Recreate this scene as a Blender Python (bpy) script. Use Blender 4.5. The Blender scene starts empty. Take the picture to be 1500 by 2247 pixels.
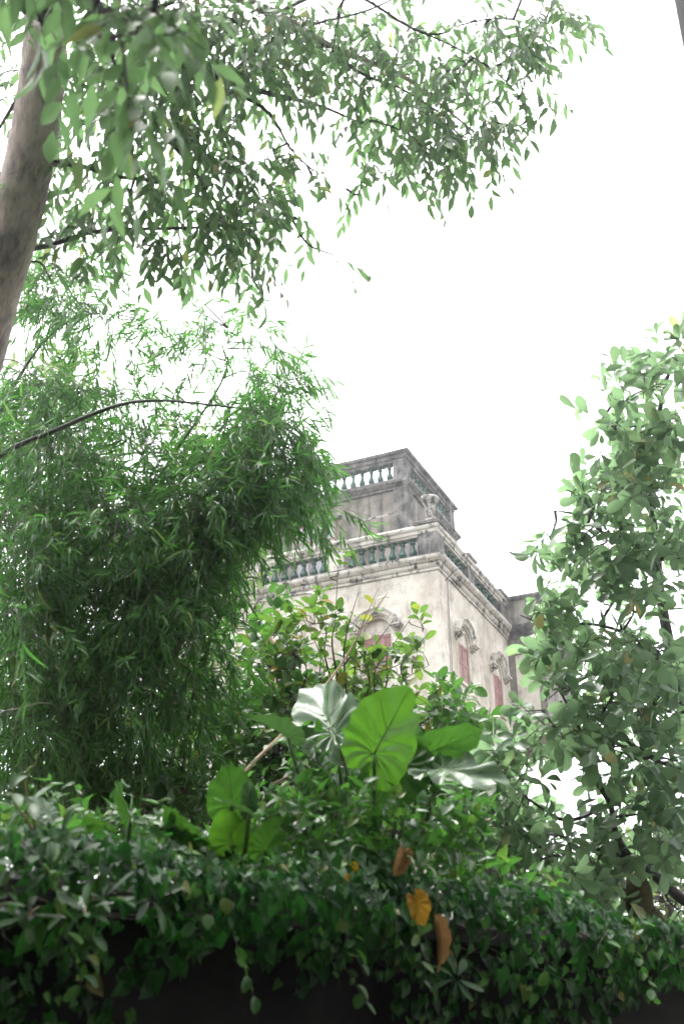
import bpy, bmesh, math, random
import numpy as np
from mathutils import Matrix, Vector

rng = np.random.default_rng(7)
random.seed(7)
SC = bpy.context.scene
COL = SC.collection

# ------------------------------------------------------------------ camera
FPX, PITCH = 2500.0, math.radians(27.0)
CAM = np.array([0.0, 0.0, 1.6])
cam_data = bpy.data.cameras.new('camera')
cam = bpy.data.objects.new('camera', cam_data)
COL.objects.link(cam)
cam.location = CAM
cam.rotation_euler = (math.pi / 2 + PITCH, 0, 0)
cam_data.sensor_fit = 'VERTICAL'
cam_data.sensor_height = 36.0
cam_data.lens = FPX / 2247.0 * 36.0
cam_data.clip_start = 0.05
cam_data.clip_end = 2000.0
cam_data.dof.use_dof = True
cam_data.dof.focus_distance = 14.0
cam_data.dof.aperture_fstop = 2.7
SC.camera = cam

# ------------------------------------------------------------------ sky, sun, exposure
SUN_EL, SUN_AZ = math.radians(70), math.radians(-35)      # azimuth from +Y towards +X
world = bpy.data.worlds.new('World')
SC.world = world
world.use_nodes = True
wn = world.node_tree.nodes
wl = world.node_tree.links
bg = wn['Background']
sky = wn.new('ShaderNodeTexSky')
sky.sky_type = 'NISHITA'
sky.sun_disc = False
sky.sun_elevation = SUN_EL
sky.sun_rotation = SUN_AZ
sky.air_density = 1.0
sky.dust_density = 4.0
sky.ozone_density = 1.0
hs = wn.new('ShaderNodeHueSaturation')                     # thin overcast: nearly colourless sky
hs.inputs['Saturation'].default_value = 0.10
wl.new(sky.outputs['Color'], hs.inputs['Color'])
wl.new(hs.outputs['Color'], bg.inputs['Color'])
bg.inputs['Strength'].default_value = 0.15
sd = bpy.data.lights.new('sun', 'SUN')
sun = bpy.data.objects.new('sun', sd)
COL.objects.link(sun)
sd.energy = 0.7
sd.angle = math.radians(25)
sd.color = (1.0, 0.96, 0.90)
sun_dir = Vector((math.sin(SUN_AZ) * math.cos(SUN_EL), math.cos(SUN_AZ) * math.cos(SUN_EL), math.sin(SUN_EL)))
sun.rotation_euler = sun_dir.to_track_quat('Z', 'Y').to_euler()
SC.view_settings.view_transform = 'Standard'
SC.view_settings.look = 'None'
SC.view_settings.gamma = 1.0
SC.view_settings.exposure = 2.45
SC.view_settings.use_curve_mapping = False
SC.render.engine = 'CYCLES'
SC.cycles.use_denoising = True
SC.cycles.use_adaptive_sampling = True
SC.cycles.adaptive_threshold = 0.025
SC.cycles.max_bounces = 6
SC.cycles.diffuse_bounces = 3
SC.cycles.transmission_bounces = 5
SC.cycles.glossy_bounces = 2

# ------------------------------------------------------------------ helpers: survey points
CR = np.array([1.0, 0, 0])
CU = np.array([0, -math.sin(PITCH), math.cos(PITCH)])
CF = np.array([0, math.cos(PITCH), math.sin(PITCH)])


def at(px, py, d):
    """world point seen at photo pixel (px, py), d metres along the view axis"""
    return CAM + d * ((px - 750.0) / FPX * CR + (1123.5 - py) / FPX * CU + CF)


def at_many(px, py, d):
    px, py, d = np.asarray(px, float), np.asarray(py, float), np.asarray(d, float)
    return CAM + d[:, None] * (((px - 750.0) / FPX)[:, None] * CR + ((1123.5 - py) / FPX)[:, None] * CU + CF)


def proj(P):
    q = np.atleast_2d(P) - CAM
    dep = q @ CF
    return 750 + FPX * (q @ CR) / dep, 1123.5 - FPX * (q @ CU) / dep, dep


def nrm(v):
    return v / np.maximum(np.linalg.norm(v, axis=-1, keepdims=True), 1e-9)


# ------------------------------------------------------------------ helpers: objects
def tag(o, label=None, cat=None, group=None, kind=None):
    if label: o['label'] = label
    if cat: o['category'] = cat
    if group: o['group'] = group
    if kind: o['kind'] = kind
    return o


def thing(name, loc, label, cat, group=None):
    o = bpy.data.objects.new(name, None)
    o.empty_display_size = 0.2
    COL.objects.link(o)
    o.location = loc
    return tag(o, label, cat, group)


def link(name, me, mat=None, parent=None, world_verts=True):
    o = bpy.data.objects.new(name, me)
    COL.objects.link(o)
    if mat is not None and not me.materials:
        me.materials.append(mat)
    if parent is not None:
        o.parent = parent
        if world_verts:
            root = parent
            off = Vector((0, 0, 0))
            while root is not None:
                off += root.location
                root = root.parent
            o.location = -off
    return o


def tri_mesh(name, V, T, smooth=True):
    me = bpy.data.meshes.new(name)
    V = np.ascontiguousarray(V, dtype=np.float32)
    T = np.ascontiguousarray(T, dtype=np.int32)
    me.vertices.add(len(V))
    me.vertices.foreach_set('co', V.ravel())
    me.loops.add(T.size)
    me.loops.foreach_set('vertex_index', T.ravel())
    me.polygons.add(len(T))
    me.polygons.foreach_set('loop_start', np.arange(0, T.size, 3, dtype=np.int32))
    me.polygons.foreach_set('use_smooth', np.full(len(T), smooth, dtype=bool))
    me.update(calc_edges=True)
    return me


def poly_mesh(name, V, F, smooth=False):
    me = bpy.data.meshes.new(name)
    me.from_pydata([tuple(v) for v in V], [], F)
    me.update()
    if smooth:
        me.polygons.foreach_set('use_smooth', np.full(len(F), True, dtype=bool))
    return me


class Acc:
    """collects triangles"""
    def __init__(self):
        self.v, self.t, self.n = [], [], 0

    def add(self, V, T):
        self.v.append(np.asarray(V, float)); self.t.append(np.asarray(T, int) + self.n); self.n += len(V)

    def mesh(self, name, smooth=True):
        return tri_mesh(name, np.vstack(self.v), np.vstack(self.t), smooth)


def smooth_path(pts, n=6):
    """Catmull-Rom through the points"""
    P = np.asarray(pts, float)
    if len(P) < 3:
        return np.array([P[0] + (P[-1] - P[0]) * k / n for k in range(n + 1)])
    Q = np.vstack([2 * P[0] - P[1], P, 2 * P[-1] - P[-2]])
    out = []
    for i in range(1, len(Q) - 2):
        p0, p1, p2, p3 = Q[i - 1], Q[i], Q[i + 1], Q[i + 2]
        for k in range(n):
            t = k / n
            out.append(.5 * ((2 * p1) + (-p0 + p2) * t + (2 * p0 - 5 * p1 + 4 * p2 - p3) * t * t + (-p0 + 3 * p1 - 3 * p2 + p3) * t ** 3))
    out.append(P[-1])
    return np.array(out)


def tube(acc, pts, r0, r1, sides=6, wob=0.0):
    P = np.asarray(pts, float)
    n = len(P)
    T = nrm(np.gradient(P, axis=0))
    ref = np.array([0.31, 0.17, 0.93]) if abs(T[0][2]) < .9 else np.array([1.0, 0.1, 0.0])
    A = nrm(np.cross(T, ref))
    B = np.cross(T, A)
    R = np.linspace(r0, r1, n)
    if wob:
        R = R * (1 + wob * rng.normal(size=n))
    ang = np.arange(sides) * 2 * math.pi / sides
    V = P[:, None, :] + R[:, None, None] * (np.cos(ang)[None, :, None] * A[:, None, :] + np.sin(ang)[None, :, None] * B[:, None, :])
    V = V.reshape(-1, 3)
    F = []
    for i in range(n - 1):
        for k in range(sides):
            a = i * sides + k; b = i * sides + (k + 1) % sides
            F.append((a, b, b + sides)); F.append((a, b + sides, a + sides))
    e = len(V)
    V = np.vstack([V, P[:1], P[-1:]])
    for k in range(sides):
        F.append((e, (k + 1) % sides, k))
        F.append((e + 1, (n - 1) * sides + k, (n - 1) * sides + (k + 1) % sides))
    acc.add(V, F)


def tube_obj(name, pts, r0, r1, mat, parent, sides=8, n=6, wob=0.0):
    a = Acc()
    tube(a, smooth_path(pts, n), r0, r1, sides, wob)
    return link(name, a.mesh(name), mat, parent)


# ------------------------------------------------------------------ materials
def new_mat(name):
    m = bpy.data.materials.new(name)
    m.use_nodes = True
    nt = m.node_tree
    return m, nt.nodes, nt.links, nt.nodes['Principled BSDF']


def ramp(N, stops, interp='LINEAR'):
    r = N.new('ShaderNodeValToRGB')
    r.color_ramp.interpolation = interp
    e = r.color_ramp.elements
    while len(e) < len(stops):
        e.new(0.5)
    for k, (p, c) in enumerate(stops):
        e[k].position = p
        e[k].color = (*c, 1) if len(c) == 3 else c
    return r


def leaf_mat(name, stops, trans, tw=0.35, rough=0.42, spec=0.4, grain=18.0, interp='LINEAR'):
    """glossy cuticle over a thin leaf that lets light through; each leaf has its own tone"""
    m, N, L, bs = new_mat(name)
    oi = N.new('ShaderNodeObjectInfo')
    ge = N.new('ShaderNodeNewGeometry')
    ad = N.new('ShaderNodeMath'); ad.operation = 'ADD'
    fr = N.new('ShaderNodeMath'); fr.operation = 'FRACT'
    L.new(oi.outputs['Random'], ad.inputs[0]); L.new(ge.outputs['Random Per Island'], ad.inputs[1])
    L.new(ad.outputs[0], fr.inputs[0])
    rp = ramp(N, stops, interp)
    L.new(fr.outputs[0], rp.inputs['Fac'])
    tc = N.new('ShaderNodeTexCoord')
    no = N.new('ShaderNodeTexNoise'); no.inputs['Scale'].default_value = grain; no.inputs['Detail'].default_value = 3
    L.new(ge.outputs['Position'], no.inputs['Vector'])
    mx = N.new('ShaderNodeMix'); mx.data_type = 'RGBA'; mx.blend_type = 'MULTIPLY'
    mx.inputs['Factor'].default_value = 0.55
    nr = ramp(N, [(0.3, (.55, .55, .55)), (0.7, (1.35, 1.35, 1.35))])
    L.new(no.outputs['Fac'], nr.inputs['Fac'])
    L.new(rp.outputs['Color'], mx.inputs[6]); L.new(nr.outputs['Color'], mx.inputs[7])
    L.new(mx.outputs[2], bs.inputs['Base Color'])
    bs.inputs['Roughness'].default_value = rough
    bs.inputs['Specular IOR Level'].default_value = spec
    tr = N.new('ShaderNodeBsdfTranslucent')
    tm = N.new('ShaderNodeMix'); tm.data_type = 'RGBA'; tm.blend_type = 'MIX'; tm.inputs['Factor'].default_value = 0.6
    L.new(mx.outputs[2], tm.inputs[6]); tm.inputs[7].default_value = (*trans, 1)
    L.new(tm.outputs[2], tr.inputs['Color'])
    ms = N.new('ShaderNodeMixShader'); ms.inputs['Fac'].default_value = tw
    L.new(bs.outputs[0], ms.inputs[1]); L.new(tr.outputs[0], ms.inputs[2])
    L.new(ms.outputs[0], N['Material Output'].inputs['Surface'])
    return m


def bark_mat(name, c0, c1, scale=14.0, rough=0.85, bump=0.35):
    m, N, L, bs = new_mat(name)
    tc = N.new('ShaderNodeTexCoord')
    mp = N.new('ShaderNodeMapping'); mp.inputs['Scale'].default_value = (1, 1, 0.22)
    L.new(tc.outputs['Object'], mp.inputs['Vector'])
    a = N.new('ShaderNodeTexNoise'); a.inputs['Scale'].default_value = scale * 2.2; a.inputs['Detail'].default_value = 8; a.inputs['Roughness'].default_value = .68
    b = N.new('ShaderNodeTexNoise'); b.inputs['Scale'].default_value = scale * .25; b.inputs['Detail'].default_value = 4
    L.new(mp.outputs[0], a.inputs['Vector']); L.new(tc.outputs['Object'], b.inputs['Vector'])
    mx = N.new('ShaderNodeMath'); mx.operation = 'MULTIPLY_ADD'; mx.inputs[1].default_value = .5
    L.new(a.outputs['Fac'], mx.inputs[0]); 
    hb = N.new('ShaderNodeMath'); hb.operation = 'MULTIPLY'; hb.inputs[1].default_value = .5
    L.new(b.outputs['Fac'], hb.inputs[0]); L.new(hb.outputs[0], mx.inputs[2])
    r = ramp(N, [(0.34, c0), (0.56, c1)])
    L.new(mx.outputs[0], r.inputs['Fac']); L.new(r.outputs['Color'], bs.inputs['Base Color'])
    bs.inputs['Roughness'].default_value = rough
    bp = N.new('ShaderNodeBump'); bp.inputs['Strength'].default_value = bump; bp.inputs['Distance'].default_value = 0.02
    L.new(a.outputs['Fac'], bp.inputs['Height']); L.new(bp.outputs[0], bs.inputs['Normal'])
    return m


def plaster_mat(name, base, pale, stain, streak=0.5, stain_lo=0.5, stain_hi=0.72, seed=0.0, bump=0.25, fine=1.0):
    """old lime render: patchy tone, grey runs down the wall, black mould spots"""
    m, N, L, bs = new_mat(name)
    tc = N.new('ShaderNodeTexCoord')
    mp0 = N.new('ShaderNodeMapping'); mp0.inputs['Location'].default_value = (seed, seed * 1.7, seed * .6)
    L.new(tc.outputs['Object'], mp0.inputs['Vector'])
    patch = N.new('ShaderNodeTexNoise'); patch.inputs['Scale'].default_value = .9 * fine; patch.inputs['Detail'].default_value = 7; patch.inputs['Roughness'].default_value = .62
    L.new(mp0.outputs[0], patch.inputs['Vector'])
    c1 = ramp(N, [(0.36, base), (0.60, pale)])
    L.new(patch.outputs['Fac'], c1.inputs['Fac'])
    mp = N.new('ShaderNodeMapping'); mp.inputs['Scale'].default_value = (5.5, 5.5, 0.35)
    L.new(mp0.outputs[0], mp.inputs['Vector'])
    runs = N.new('ShaderNodeTexNoise'); runs.inputs['Scale'].default_value = 1.0 * fine; runs.inputs['Detail'].default_value = 6; runs.inputs['Roughness'].default_value = .6
    L.new(mp.outputs[0], runs.inputs['Vector'])
    mould = N.new('ShaderNodeTexNoise'); mould.inputs['Scale'].default_value = 2.4 * fine; mould.inputs['Detail'].default_value = 9; mould.inputs['Roughness'].default_value = .72
    L.new(mp0.outputs[0], mould.inputs['Vector'])
    su = N.new('ShaderNodeMath'); su.operation = 'MULTIPLY_ADD'; su.inputs[1].default_value = streak
    iv = N.new('ShaderNodeMath'); iv.operation = 'MULTIPLY'; iv.inputs[1].default_value = 1 - streak
    L.new(mould.outputs['Fac'], iv.inputs[0]); L.new(runs.outputs['Fac'], su.inputs[0]); L.new(iv.outputs[0], su.inputs[2])
    fr = ramp(N, [(stain_lo, (0, 0, 0)), (stain_hi, (1, 1, 1))])
    L.new(su.outputs[0], fr.inputs['Fac'])
    mx = N.new('ShaderNodeMix'); mx.data_type = 'RGBA'
    L.new(fr.outputs['Color'], mx.inputs['Factor']); L.new(c1.outputs['Color'], mx.inputs[6]); mx.inputs[7].default_value = (*stain, 1)
    gr = N.new('ShaderNodeTexNoise'); gr.inputs['Scale'].default_value = 38; gr.inputs['Detail'].default_value = 4
    L.new(mp0.outputs[0], gr.inputs['Vector'])
    gm = N.new('ShaderNodeMix'); gm.data_type = 'RGBA'; gm.blend_type = 'MULTIPLY'; gm.inputs['Factor'].default_value = .5
    g2 = ramp(N, [(0.3, (.7, .7, .7)), (0.65, (1.1, 1.1, 1.1))])
    L.new(gr.outputs['Fac'], g2.inputs['Fac']); L.new(mx.outputs[2], gm.inputs[6]); L.new(g2.outputs['Color'], gm.inputs[7])
    L.new(gm.outputs[2], bs.inputs['Base Color'])
    bs.inputs['Roughness'].default_value = .9
    bs.inputs['Specular IOR Level'].default_value = .25
    bp = N.new('ShaderNodeBump'); bp.inputs['Strength'].default_value = bump; bp.inputs['Distance'].default_value = 0.02
    L.new(mould.outputs['Fac'], bp.inputs['Height']); L.new(bp.outputs[0], bs.inputs['Normal'])
    return m


def simple_mat(name, c0, c1, rough=.6, scale=6.0, spec=.5, bump=0.0, metal=0.0):
    m, N, L, bs = new_mat(name)
    tc = N.new('ShaderNodeTexCoord')
    no = N.new('ShaderNodeTexNoise'); no.inputs['Scale'].default_value = scale; no.inputs['Detail'].default_value = 6
    L.new(tc.outputs['Object'], no.inputs['Vector'])
    r = ramp(N, [(0.35, c0), (0.65, c1)])
    L.new(no.outputs['Fac'], r.inputs['Fac']); L.new(r.outputs['Color'], bs.inputs['Base Color'])
    bs.inputs['Roughness'].default_value = rough
    bs.inputs['Specular IOR Level'].default_value = spec
    bs.inputs['Metallic'].default_value = metal
    if bump:
        bp = N.new('ShaderNodeBump'); bp.inputs['Strength'].default_value = bump; bp.inputs['Distance'].default_value = .02
        L.new(no.outputs['Fac'], bp.inputs['Height']); L.new(bp.outputs[0], bs.inputs['Normal'])
    return m


M = {}
M['plaster'] = plaster_mat('wall_plaster', (.49, .44, .365), (.78, .735, .66), (.27, .24, .20), .32, .50, .68, 3.0)
M['urn'] = plaster_mat('mouldy_urn', (.30, .28, .25), (.52, .49, .45), (.06, .058, .055), .2, .46, .56, 6.0, .3, 3.0)
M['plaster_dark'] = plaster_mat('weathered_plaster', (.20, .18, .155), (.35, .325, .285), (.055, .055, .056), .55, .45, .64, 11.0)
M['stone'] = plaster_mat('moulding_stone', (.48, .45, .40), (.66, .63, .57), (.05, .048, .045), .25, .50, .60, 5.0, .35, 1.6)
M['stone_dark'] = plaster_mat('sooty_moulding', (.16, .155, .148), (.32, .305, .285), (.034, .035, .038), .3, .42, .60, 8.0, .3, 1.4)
M['glaze'] = simple_mat('green_glaze', (.008, .050, .034), (.018, .095, .066), .2, 5, .6)
M['glaze_old'] = simple_mat('worn_green_glaze', (.03, .10, .078), (.10, .18, .15), .4, 9, .5)
M['shutter'] = simple_mat('faded_red_paint', (.27, .145, .135), (.36, .20, .19), .6, 5, .4)
M['iron'] = simple_mat('rusted_iron', (.05, .045, .045), (.11, .09, .085), .7, 20)
M['cable'] = simple_mat('grey_conduit', (.25, .22, .22), (.36, .33, .33), .6, 20)
M['glass'] = simple_mat('pale_glass', (.22, .22, .24), (.38, .38, .40), .2, 2, .6)  # pale grey, glossy panes
M['shade_wall'] = plaster_mat('shade_dark_wall', (.012, .012, .010), (.022, .022, .018), (.006, .007, .006), .4, .45, .65, 2.0)  # near-black wall, the deep shade under the ivy put into its colour
M['coping'] = plaster_mat('dark_coping', (.05, .048, .045), (.10, .095, .09), (.02, .021, .018), .2, .5, .7, 4.0)  # dark grey, slightly patchy coping
M['house'] = plaster_mat('dark_house_render', (.05, .05, .058), (.075, .075, .085), (.03, .03, .034), .5, .5, .7, 9.0)
M['soil'] = simple_mat('soil', (.03, .025, .018), (.07, .055, .04), .95, 4, .2, .4)
M['lane'] = simple_mat('lane_paving', (.045, .044, .042), (.08, .078, .074), .9, 3, .2, .3)
M['bark'] = bark_mat('tree_bark', (.15, .14, .145), (.72, .58, .51), 15, .8, 1.0)
M['bark_dark'] = bark_mat('dark_bark', (.030, .028, .028), (.085, .075, .07), 20)
M['twig'] = bark_mat('twig_bark', (.035, .028, .026), (.09, .065, .055), 25)
M['twig_red'] = bark_mat('reddish_twig', (.06, .035, .033), (.15, .09, .08), 25)
M['culm'] = simple_mat('bamboo_culm', (.035, .05, .022), (.085, .10, .045), .45, 8)
M['culm_dark'] = simple_mat('old_culm', (.016, .022, .012), (.045, .052, .028), .5, 8)
M['cane'] = simple_mat('dry_cane', (.16, .085, .045), (.30, .19, .08), .6, 6)
M['tendril'] = simple_mat('pale_tendril', (.20, .17, .04), (.32, .27, .07), .5, 8)
G = lambda r, g, b: (r, g, b)
M['leaf_canopy'] = leaf_mat('canopy_leaf', [(0, G(.045, .10, .042)), (.5, G(.075, .145, .055)), (.95, G(.11, .19, .065)), (.98, G(.26, .25, .05)), (1, G(.45, .28, .06))], G(.25, .46, .17), .48, .42, .4)
M['leaf_bamboo'] = leaf_mat('bamboo_leaf', [(0, G(.020, .075, .016)), (.5, G(.045, .130, .028)), (.9, G(.085, .190, .045)), (.97, G(.15, .23, .06)), (1, G(.30, .28, .09))], G(.15, .44, .07), .45, .42, .4)
M['leaf_bush'] = leaf_mat('bush_leaf', [(0, G(.020, .072, .014)), (.5, G(.042, .120, .022)), (.93, G(.085, .175, .034)), (.965, G(.20, .22, .04)), (1, G(.50, .24, .03))], G(.13, .36, .05), .34, .34, .4)
M['leaf_sparse'] = leaf_mat('yellowing_leaf', [(0, G(.030, .095, .018)), (.45, G(.055, .140, .022)), (.80, G(.11, .19, .030)), (.95, G(.24, .26, .04)), (1, G(.52, .30, .03))], G(.18, .36, .05), .40, .38, .4)
M['leaf_jack'] = leaf_mat('jackfruit_leaf', [(0, G(.060, .120, .060)), (.5, G(.095, .175, .085)), (.955, G(.16, .25, .10)), (.98, G(.30, .29, .08)), (1, G(.52, .23, .06))], G(.36, .58, .28), .50, .34, .45)  # paler and greyer green, veiling glare put into the leaf colour
M['leaf_ivy'] = leaf_mat('ivy_leaf', [(0, G(.010, .042, .010)), (.6, G(.022, .082, .018)), (.88, G(.045, .140, .028)), (.98, G(.10, .23, .04)), (1, G(.24, .19, .05))], G(.05, .28, .03), .28, .45, .20)
M['leaf_vine'] = leaf_mat('vine_leaf', [(0, G(.024, .088, .018)), (.6, G(.048, .140, .026)), (.93, G(.10, .23, .04)), (1, G(.25, .29, .06))], G(.13, .40, .05), .36, .38, .32)
M['leaf_palm'] = leaf_mat('palmate_leaf', [(0, G(.026, .075, .024)), (1, G(.050, .125, .036))], G(.10, .28, .05), .25, .42, .24)
M['leaf_far'] = leaf_mat('far_leaf', [(0, G(.08, .14, .04)), (1, G(.16, .24, .08))], G(.28, .40, .12), .4, .5, .3)

# ------------------------------------------------------------------ ground
def box_mesh(name, x0, x1, y0, y1, z0, z1):
    V = [(x0, y0, z0), (x1, y0, z0), (x1, y1, z0), (x0, y1, z0), (x0, y0, z1), (x1, y0, z1), (x1, y1, z1), (x0, y1, z1)]
    F = [(0, 3, 2, 1), (4, 5, 6, 7), (0, 1, 5, 4), (1, 2, 6, 5), (2, 3, 7, 6), (3, 0, 4, 7)]
    return poly_mesh(name, V, F)


tag(link('ground', poly_mesh('ground', [(-700, -700, 0), (700, -700, 0), (700, 700, 0), (-700, 700, 0)], [(0, 1, 2, 3)]), M['soil']), kind='structure')

# garden wall line on plan and the terrace of soil it holds back
WA, WB = np.array([-1.25, 4.15, 0]), np.array([1.95, 6.55, 0])
WD = nrm(WB - WA)
WN = np.array([WD[1], -WD[0], 0])            # towards the lane / camera
W0, W1 = WA - WD * 4.5, WB + WD * 6.0
WLEN = float(np.linalg.norm(W1 - W0))
WTOP = 2.30
lane = [W0 + WN * .02, W1 + WN * .02, W1 + WN * 3.6, W0 + WN * 14]
tag(link('lane', poly_mesh('lane', [(p[0], p[1], .004) for p in lane], [(0, 3, 2, 1)]), M['lane']), kind='structure')
tp = [W0 - WN * .12, W1 - WN * .12, W1 - WN * 45, W0 - WN * 45]
V = [(p[0], p[1], -.2) for p in tp] + [(p[0], p[1], 2.02) for p in tp]
tag(link('garden_terrace', poly_mesh('garden_terrace', V, [(4, 5, 6, 7), (0, 1, 5, 4), (1, 2, 6, 5), (2, 3, 7, 6), (3, 0, 4, 7)]), M['soil']), kind='structure')

# ------------------------------------------------------------------ villa
VTH = math.radians(-25.3)
VO = at(960, 1249, 28.0)                       # under the cornice at the near corner
villa = thing('villa', (VO[0], VO[1], 2.0), 'old cream plaster villa with green glazed balusters and red shutters', 'house')
villa.rotation_euler = (0, 0, VTH)
VZ = VO[2] - 2.0                               # local height of the cornice foot
VW, VD = 8.0, 5.48                             # left face length, right face length
PX, PY, PYE, PXE = -1.27, 1.25, 5.05, -7.0     # roof pavilion plan


def vpart(name, V, F, mat, parent=None, smooth=False):
    me = poly_mesh(name, [(v[0], v[1], v[2] + VZ) for v in V], F, smooth)
    o = bpy.data.objects.new(name, me)
    COL.objects.link(o)
    me.materials.append(M[mat] if isinstance(mat, str) else mat)
    o.parent = parent or villa
    return o


def box_vf(x0, x1, y0, y1, z0, z1):
    V = [(x0, y0, z0), (x1, y0, z0), (x1, y1, z0), (x0, y1, z0), (x0, y0, z1), (x1, y0, z1), (x1, y1, z1), (x0, y1, z1)]
    return V, [(0, 3, 2, 1), (4, 5, 6, 7), (0, 1, 5, 4), (1, 2, 6, 5), (2, 3, 7, 6), (3, 0, 4, 7)]


def ring_vf(x0, x1, y0, y1, prof, wave=0.0):
    """closed moulding profile [(out, z)] carried round a rectangle, mitred, with a slightly uneven line"""
    sub = 10
    pts = []
    cs = [(x0, y0, -1, -1), (x1, y0, 1, -1), (x1, y1, 1, 1), (x0, y1, -1, 1)]
    stations = []
    for i in range(4):
        a, b = cs[i], cs[(i + 1) % 4]
        for k in range(sub):
            t = k / sub
            if k == 0:
                stations.append((a[0], a[1], a[2], a[3]))
            else:
                ox = a[2] if a[2] == b[2] else 0
                oy = a[3] if a[3] == b[3] else 0
                stations.append((a[0] + (b[0] - a[0]) * t, a[1] + (b[1] - a[1]) * t, ox, oy))
    V, F = [], []
    n = len(prof)
    for (x, y, ox, oy) in stations:
        j = random.uniform(-wave, wave)
        j2 = random.uniform(-wave, wave)
        for (o, z) in prof:
            V.append((x + ox * (o + j2), y + oy * (o + j2), z + j))
    m = len(stations)
    for i in range(m):
        for k in range(n):
            a = i * n + k; b = i * n + (k + 1) % n
            c = ((i + 1) % m) * n + (k + 1) % n; d = ((i + 1) % m) * n + k
            F.append((a, d, c, b))
    return V, F


def lathe_vf(prof, cx, cy, sides=14):
    V, F = [], []
    for (r, z) in prof:
        for k in range(sides):
            a = 2 * math.pi * k / sides
            V.append((cx + r * math.cos(a), cy + r * math.sin(a), z))
    n = len(prof)
    for i in range(n - 1):
        for k in range(sides):
            a = i * sides + k; b = i * sides + (k + 1) % sides
            F.append((a, b, b + sides, a + sides))
    F.append(tuple(reversed(range(sides)))); F.append(tuple(range((n - 1) * sides, n * sides)))
    return V, F


def wall_face(u0, u1, z0, z1, holes, mapper, depth):
    """flat wall with arched openings (centre, half width, sill z, spring z) and their reveals"""
    V, F = [], []

    def q(pts, flip=False):
        i = len(V)
        V.extend(mapper(*p) for p in pts)
        f = tuple(range(i, i + len(pts)))
        F.append(f)
    holes = sorted(holes)
    cur = u0
    for (c, h, zs, zp) in holes:
        a, b = c - h, c + h
        q([(cur, 0, z0), (a, 0, z0), (a, 0, z1), (cur, 0, z1)])
        q([(a, 0, z0), (b, 0, z0), (b, 0, zs), (a, 0, zs)])
        arc = [(c + h * math.cos(math.pi - math.pi * k / 12), zp + h * math.sin(math.pi * k / 12)) for k in range(13)]
        for k in range(12):
            (xa, za), (xb, zb) = arc[k], arc[k + 1]
            q([(xa, 0, za), (xb, 0, zb), (xb, 0, z1), (xa, 0, z1)])
        outline = [(a, zs)] + arc + [(b, zs)]
        for k in range(len(outline)):
            (xa, za), (xb, zb) = outline[k], outline[(k + 1) % len(outline)]
            q([(xa, 0, za), (xb, 0, zb), (xb, depth, zb), (xa, depth, za)])
        cur = b
    q([(cur, 0, z0), (u1, 0, z0), (u1, 0, z1), (cur, 0, z1)])
    return V, F


map_left = lambda u, w, z: (u, w, z)                # w into the wall
map_right = lambda u, w, z: (0 - w, u, z)
ZB = -VZ
LH = [(-1.665, .385, -2.46, -1.39), (-4.3, .385, -2.46, -1.39), (-6.6, .385, -2.46, -1.39)]
RH = [(1.65, .395, -2.46, -1.39), (4.36, .395, -2.46, -1.39)]
low = lambda hs, dz: [(c, h, a + dz, b + dz) for (c, h, a, b) in hs]
ZS = -3.75
vpart('front_wall', *wall_face(-VW, 0, ZS, 0.1, LH, map_left, .22), 'plaster')
vpart('side_wall', *wall_face(0, VD, ZS, 0.1, RH, map_right, .22), 'plaster')
vpart('lower_front_wall', *wall_face(-VW, 0, ZB, ZS, low(LH, -3.9), map_left, .22), 'plaster')
vpart('lower_side_wall', *wall_face(0, VD, ZB, ZS, low(RH, -3.9), map_right, .22), 'plaster')
vpart('back_wall', [(-VW, 0, ZB), (-VW, VD, ZB), (-VW, VD, .1), (-VW, 0, .1), (0, VD, ZB), (0, VD, .1)], [(0, 3, 2, 1), (1, 2, 5, 4)], 'plaster')
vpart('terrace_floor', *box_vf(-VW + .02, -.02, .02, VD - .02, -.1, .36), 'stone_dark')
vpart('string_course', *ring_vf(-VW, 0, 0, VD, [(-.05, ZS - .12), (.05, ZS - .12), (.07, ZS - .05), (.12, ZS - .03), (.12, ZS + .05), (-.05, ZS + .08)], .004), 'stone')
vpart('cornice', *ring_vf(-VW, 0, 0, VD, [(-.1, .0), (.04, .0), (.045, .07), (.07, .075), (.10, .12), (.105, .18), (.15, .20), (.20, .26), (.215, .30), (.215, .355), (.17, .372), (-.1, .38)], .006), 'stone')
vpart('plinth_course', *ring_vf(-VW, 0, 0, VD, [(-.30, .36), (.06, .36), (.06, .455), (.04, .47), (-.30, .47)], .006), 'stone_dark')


def balustrade(x0, x1, y0, y1, zb, zt, gaps, r, parent_name, rail_prof, rail_mat, mats):
    rail = vpart(parent_name, *ring_vf(x0, x1, y0, y1, rail_prof, .006), rail_mat)
    h = zt - zb
    prof = [(.085, 0), (.085, .05), (.05, .07), (.05, .10), (.066, .14), (.082, .24), (.082, .30), (.066, .40), (.045, .50), (.036, .62), (.038, .74), (.056, .76), (.056, .79), (.042, .81), (.048, .88), (.080, .92), (.080, 1.0)]
    V, F = lathe_vf([(a * r, b * h) for a, b in prof], 0, 0, 12)
    mes = []
    for mname in mats:
        me = poly_mesh('baluster', V, F, True)
        me.materials.append(M[mname])
        mes.append(me)
    for (axis, fixed, a, b, n) in gaps:
        for k in range(n):
            u = a + (b - a) * (k + .5) / n
            o = bpy.data.objects.new('baluster', mes[0] if random.random() < .8 or len(mes) == 1 else mes[1])
            COL.objects.link(o)
            o.parent = rail
            o.location = (u, fixed, VZ + zb) if axis == 'x' else (fixed, u, VZ + zb)
            o.rotation_euler = (random.uniform(-.015, .015), random.uniform(-.015, .015), random.uniform(0, 6))
    return rail


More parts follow.
